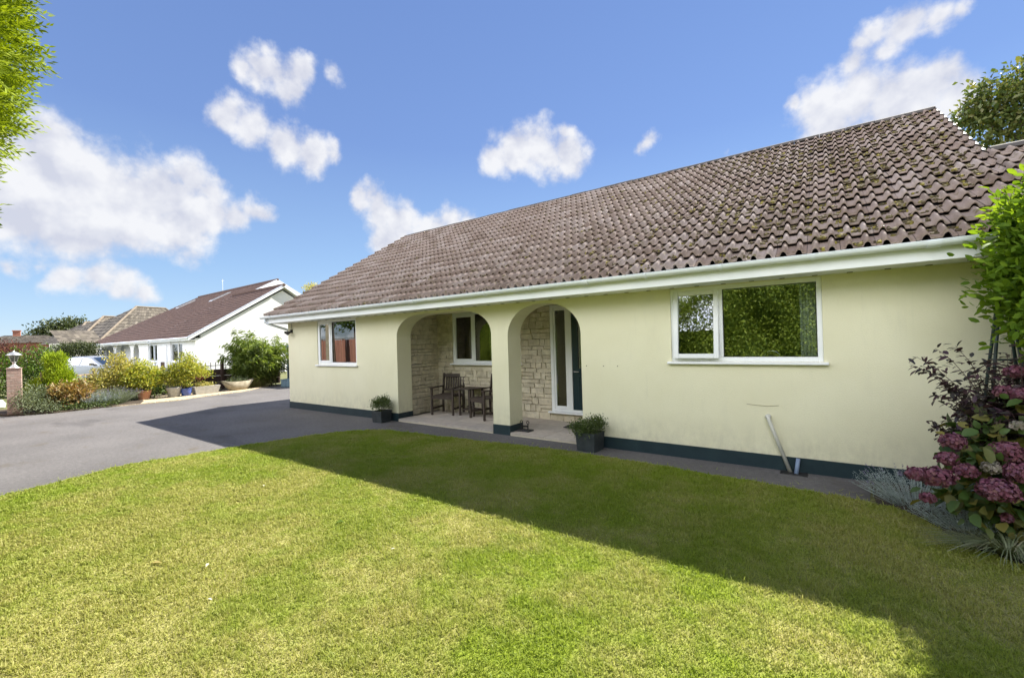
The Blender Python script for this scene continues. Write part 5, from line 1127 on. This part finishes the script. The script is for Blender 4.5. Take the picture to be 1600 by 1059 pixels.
for (yy, sl, run, x0, x1, d, a0) in ((.42, gs, 5.68, -.28, -.06, 1, 0), (.42, MG, 9.18, 8.0, 8.18, 1, .5), (-17.98, MG, 9.18, 8.0, 8.18, -1, 0)):
    vgm = MB()
    for i in range(18):
        a, b_ = i / 18, (i + 1) / 18 - .004
        if a >= a0: vgm.prism(vslab(yy - d * run * a, NE - .02 + run * sl * a, yy - d * run * b_, NE - .02 + run * sl * b_, .04, .02), 'x', x0, x1)
    obj('verge_cap', vgm, 'vergegrey', nr)
for (y0_, z0_, y1_, z1_, x0, x1) in ((.42, NE - .045, -5.26, NE + 5.68 * gs - .045, -.27, -.24), (-4.2, NE - .045 + 4.6 * MG, -8.76, MZ - .025, 8.02, 8.055), (-17.98, NE - .045, -8.80, MZ - .025, 8.02, 8.055)):
    obj('bargeboard', MB().prism(vslab(y0_, z0_, y1_, z1_, 0, .15), 'x', x0, x1), 'white', nr)
obj('ridge_tile', MB().tube([(-.3, -5.28, NE + 5.68 * gs), (8.1, -5.28, NE + 5.68 * gs)], .10, 10), 'nbtile', nr)
obj('ridge_tile', MB().tube([(8.0, -8.78, MZ + .01), (26.6, -8.78, MZ + .01)], .10, 10), 'nbtile', nr)
obj('fascia', MB().box(-.24, 25.3, .36, .385, NE - .20, NE - .05), 'white', nb); obj('soffit', MB().box(-.24, 25.3, .0, .355, NE - .20, NE - .18), 'white', nb)
obj('gutter', MB().tube([(-.25, .44, NE - .06), (25.3, .44, NE - .06)], .06, 10), 'gutter', nb)
obj('downpipe', MB().tube([(7.75, .42, NE - .08), (7.75, .40, NE - .2), (7.75, .05, NE - .45), (7.75, .05, 0)], .045, 8), 'gutter', nb)
for r in NW:
    f = MB(); ring(f, r[0], r[1], r[2], r[3], -.12, -.05, .09); mx_ = r[0] + (r[1] - r[0]) * .42; f.bbox(mx_ - .06, mx_ + .06, -.119, -.051, r[2] + .091, r[3] - .091, .003)
    fo = obj('window', f, 'white', nb); obj('pane', MB().box(r[0] + .08, r[1] - .08, -.10, -.092, r[2] + .08, r[3] - .08), 'glass', fo); obj('sill', MB().bbox(r[0] - .06, r[1] + .06, -.04, .07, r[2] - .06, r[2] - .003, .005), 'white', fo)
for x0, x1 in ((15.4, 17.6),):
    f = MB(); ring(f, x0, x1, .95, 2.2, -1.60, -1.52, .08); fo = obj('window', f, 'white', nb); obj('pane', MB().box(x0 + .07, x1 - .07, -1.54, -1.535, 1.02, 2.13), 'glass', fo)
obj('door', panel([(5.2, 0.02), (6.2, .02), (6.2, 2.1), (5.2, 2.1)], [], .002, .04), 'white', nb)
for xx, sp in ((15.1, (.71, .88)), (23.6, (.69, .86))):
    a, b_ = sp; f = MB(); P = lambda u, h: (-9.18 * u + .40 - .49 * h, NE - .02 + 9.18 * MG * u + .87 * h)
    f.prism([P(a, .02), P(b_, .02), P(b_, .14), P(a, .14)], 'x', xx, xx + .8); fo = obj('skylight', f, 'silver', nr)
    obj('pane', MB().prism([P(a + .01, .143), P(b_ - .01, .143), P(b_ - .01, .15), P(a + .01, .15)], 'x', xx + .07, xx + .73), 'glass', fo)
obj('aerial', MB().tube([(21, -9.2, MZ - .5), (21, -9.2, MZ + 1.5)], .02, 5).tube([(20.6, -9.2, MZ + 1.3), (21.4, -9.2, MZ + 1.3)], .015, 5), 'silver', nr)

# car in front of it
car = thing('parked_car', 'silver blue hatchback parked in front of the white bungalow', 'car', (-36.6, .6, 0), R(214))
prof = [(-2.1, .30), (-2.12, .62), (-2.0, .74), (-1.1, .92), (-.35, 1.38), (.2, 1.47), (.9, 1.45), (1.55, 1.25), (1.95, .98), (2.08, .90), (2.10, .34), (1.75, .26), (-1.8, .24)]
# nose at -x
hw = lambda z: .86 if z < .7 else (.88 if z < .95 else .88 - (z - .95) * .48)
V = []; F = []; n = len(prof)
rows = [(-1, 1.0, 0), (-1, .9, .03), (0, 0, .05), (1, .9, .03), (1, 1.0, 0)]
for (s, k, dz) in rows:
    for (x, z) in prof: V.append((x * (1 - .015 * abs(s) * k), s * hw(z) * k, z + (dz if z > .6 else 0)))
for r in range(4):
    for i in range(n): F.append((r * n + i, r * n + (i + 1) % n, (r + 1) * n + (i + 1) % n, (r + 1) * n + i))
F += [tuple(range(n))[::-1], tuple(range(4 * n, 5 * n))]
bm = bmesh.new(); vs = [bm.verts.new(v) for v in V]
for f in F: bm.faces.new([vs[i] for i in f])
bmesh.ops.recalc_face_normals(bm, faces=bm.faces); bm.verts.index_update()
mb = MB().add([v.co for v in bm.verts], [[v.index for v in f.verts] for f in bm.faces]); bm.free()
body = obj('body', mb, 'carpaint', car)
for s in (-1, 1):
    y = lambda z, d=.006: s * (hw(z) + d)
    for nm, q in (('front_window', [(-.95, .97), (-.32, 1.33), (.12, 1.40), (.12, .97)]), ('rear_window', [(.18, .97), (.18, 1.40), (.85, 1.38), (1.35, 1.2), (1.5, .99)])):
        obj('window', MB().add([(x, y(z, .004), z) for x, z in q] + [(x, y(z, .010), z) for x, z in q], [tuple(range(len(q))), tuple(range(len(q), 2 * len(q)))[::-1]] + [(i, (i + 1) % len(q), len(q) + (i + 1) % len(q), len(q) + i) for i in range(len(q))]), 'carglass', car)
    obj('mirror', MB().bbox(-.80, -.62, min(s * .90, s * 1.08), max(s * .90, s * 1.08), .96, 1.08, .02), 'dark', car)
    for x in (-1.32, 1.28):
        w = MB(); w.lathe([(.20, -.10), (.30, -.10), (.325, -.06), (.325, .06), (.30, .10), (.20, .10)], 24); w.xform(Matrix.Translation((x, s * .80, .325)) @ Matrix.Rotation(R(90), 4, 'X'))
        wo2 = obj('wheel', w, 'rubber', car); rm_ = MB().lathe([(.03, -.09), (.20, -.105), (.20, .105), (.03, .09)], 20); rm_.xform(Matrix.Translation((x, s * .80, .325)) @ Matrix.Rotation(R(90), 4, 'X')); obj('rim', rm_, 'silver', wo2)
    obj('headlight', MB().bbox(-2.11, -1.95, min(s * .55, s * .80), max(s * .55, s * .80), .62, .72, .02), 'lampglass', car)
ws = [(-1.06, .955), (-.38, 1.385)]
obj('windscreen', MB().add([(ws[0][0] - .01, -.68, ws[0][1] + .045), (ws[0][0] - .01, .68, ws[0][1] + .045), (ws[1][0] - .01, .56, ws[1][1] + .045), (ws[1][0] - .01, -.56, ws[1][1] + .045)], [(0, 1, 2, 3)]), 'carglass', car)

# hedges and houses further off
def hedgeclump(name, label, base, blobs, ncl, m, L=.11):
    return shrub(name, label, 'hedge', base, blobs, ncl, 8, L, L * .5, m, stems=8, r0=.03, spread=.25, shell=.35, up=.2)
hedgeclump('copper_hedge', 'dark copper red hedge at the far left behind the lantern', (-30.4, -4.2, 0), [(0, 0, 1.3, .8, 1.1, 1.1), (0, .9, 1.45, .7, .7, .8), (0, -1.2, 1.1, .8, .9, 1.05)], 700, 'copperleaf')
hedgeclump('green_hedge', 'bright green leafy hedge behind the lime conifer', (-26.9, -3.3, 0), [(0, 0, 1.0, .7, .9, .95), (0, .5, 1.1, .7, .6, .85), (0, -.9, .9, .7, .8, .9)], 620, 'midleaf')
hedgeclump('olive_hedge', 'dense dark olive hedge left of the parked car', (-50.5, 1.6, 0), [(0, -.6, 1.4, .9, .9, 1.1), (0, .5, 1.5, .9, .9, 1.15), (0, 1.4, 1.35, .9, .8, 1.1), (0, 1.0, 2.1, .7, .8, .5), (0, -.2, 2.0, .7, .8, .5)], 1100, 'darkleaf', .13)
gb = thing('grey_roofed_bungalow', 'bungalow with mottled grey hipped roofs beyond the white bungalow', 'house', (-75.86, 6.89, 0), R(107))
# local +x is to the right in the picture, +y away from us
obj('wall', MB().box(.6, 16, -.2, 9.0, 0, 2.4), 'palebrick', gb); obj('wall', MB().box(-3.1, .59, -1.8, .29, 0, 2.9), 'palebrick', gb)
def hip(x0, x1, y0, y1, z0, zr, rx0, rx1, ry):
    m = MB(); A = [(x0, y0, z0), (x1, y0, z0), (x1, y1, z0), (x0, y1, z0), (rx0, ry, zr), (rx1, ry, zr)]
    def strip(a, b, c, d, k):
        a, b, c, d = map(Vector, (a, b, c, d)); nn = (b - a).cross(d - a).normalized()
        if nn.z < 0: nn = -nn
        for j in range(k):
            u0, u1 = j / k, (j + 1) / k; p, q, r, s2 = a.lerp(d, u0), b.lerp(c, u0), b.lerp(c, u1), a.lerp(d, u1); w = max(1, int((q - p).length / .33))
            for i in range(w):
                f0, f1 = i / w, (i + .96) / w
                m.add([p.lerp(q, f0) + nn * .05, p.lerp(q, f1) + nn * .05, s2.lerp(r, f1) + nn * .006, s2.lerp(r, f0) + nn * .006, p.lerp(q, f0), p.lerp(q, f1)], [(0, 1, 2, 3), (4, 5, 1, 0)])
    strip(A[0], A[1], A[5], A[4], 14); strip(A[1], A[2], A[5], A[5], 14); strip(A[3], A[0], A[4], A[4], 14); strip(A[2], A[3], A[4], A[5], 14)
    return m
gr_ = None
for (x0, x1, y0, y1, z0, zr, a, b_, ry) in ((.0, 17, -1.2, 9.6, 2.0, 8.25, 8.5, 12.5, 4.2), (1.2, 12, 4, 12, 3.0, 6.9, 6.5, 8.3, 8), (3.0, 10, 8, 15, 3.6, 6.2, 6.2, 7.2, 11.5)):
    h_ = hip(x0, x1, y0, y1, z0, zr, a, b_, ry); ro = obj('roof', h_, 'greytile', gb, fix=False)
    rdg = MB()
    for p, q in (((x0, y0, z0), (a, ry, zr)), ((a, ry, zr), (b_, ry, zr)), ((x1, y0, z0), (b_, ry, zr))): rdg.tube([Vector(p) + Vector((0, 0, .06)), Vector(q) + Vector((0, 0, .06))], .13, 6)
    obj('ridge_tile', rdg, 'greyridge', ro); gr_ = gr_ or ro
obj('wing_roof', courses((0, -2.2, 2.95), Vector((0, 2.0, 1.55)), Vector((0, -1.55, 2.0)), .362, 7, -3.3, 1.0), 'greytile', gr_, fix=False)
rd = thing('red_brick_house', 'distant house with grey brown roof and red brick chimney', 'house', (-104.5, 5.2, 0), R(80))
obj('wall', MB().box(-4.5, 4.5, 0, 7, 0, 3.6), 'redbrick', rd)
rh_ = obj('roof', hip(-5, 5, -.5, 7.5, 3.6, 4.9, -2.5, 2.2, 3.5), 'greytile', rd, fix=False)
obj('chimney', MB().bbox(-1.6, -.75, 3.1, 3.8, 4.0, 5.6, .03).bbox(-1.68, -.67, 3.02, 3.88, 5.601, 5.75, .02), 'redbrick', rh_)
tree('distant_tree', 'broad dark green tree rising behind the grey roofs', (-112, 10.2, 0), [(0, 0, 5.2, 3.0, 3.4, 2.3), (0, 2.2, 6.2, 2.2, 2.0, 1.5), (0, -2.0, 4.8, 2.0, 2.6, 1.6), (0, .5, 6.6, 2.0, 2.0, 1.2), (0, 3.6, 4.8, 2, 2, 2)], 700, 8, .42, 'darkleaf', .4, 3.5, spread=.9)

# ------------------------------------------------------------------ litter on the lawn
lfs = [(-5.55, -3.85, 'palelitter', 'pale leaf lying on the sunny lawn nearest the drive', .10), (-3.95, -5.0, 'palelitter', 'whitish leaf lying on the dry patch at lower left', .09),
       (-3.75, -3.95, 'midleaf', 'green leaf lying on the sunny lawn', .15), (-2.9, -4.05, 'palelitter', 'small cream leaf lying mid lawn', .06), (-4.35, -5.25, 'litter', 'brown curled leaf lying on the dry patch', .13),
       (-4.9, -1.45, 'litter', 'yellow leaf lying on the shaded lawn', .06), (-3.4, -5.2, 'palelitter', 'white leaf scrap on the straw patch at bottom left', .07), (-3.2, -.55, 'daisy', 'white petal scrap on the lawn edge below the planter', .04)]
for i, (x, y, m, lab, L) in enumerate(lfs):
    a = RNG.uniform(0, 6.28, 1); D = np.stack([np.cos(a), np.sin(a), [.08]], 1); V, F = leaves(np.zeros((1, 3)), D, np.array([[.2, .1, 1.]]), np.array([L * .55]), np.array([L * .25]), .2, .15)
    V = np.concatenate([V, V - [0, 0, .002]]); F = np.concatenate([F, F[:, ::-1] + 4])
    o = npmesh('fallen_leaf', V, [F], m); o.location = (x, y, .045); tag(o, lab, 'leaf', 'leaves fallen on the lawn')
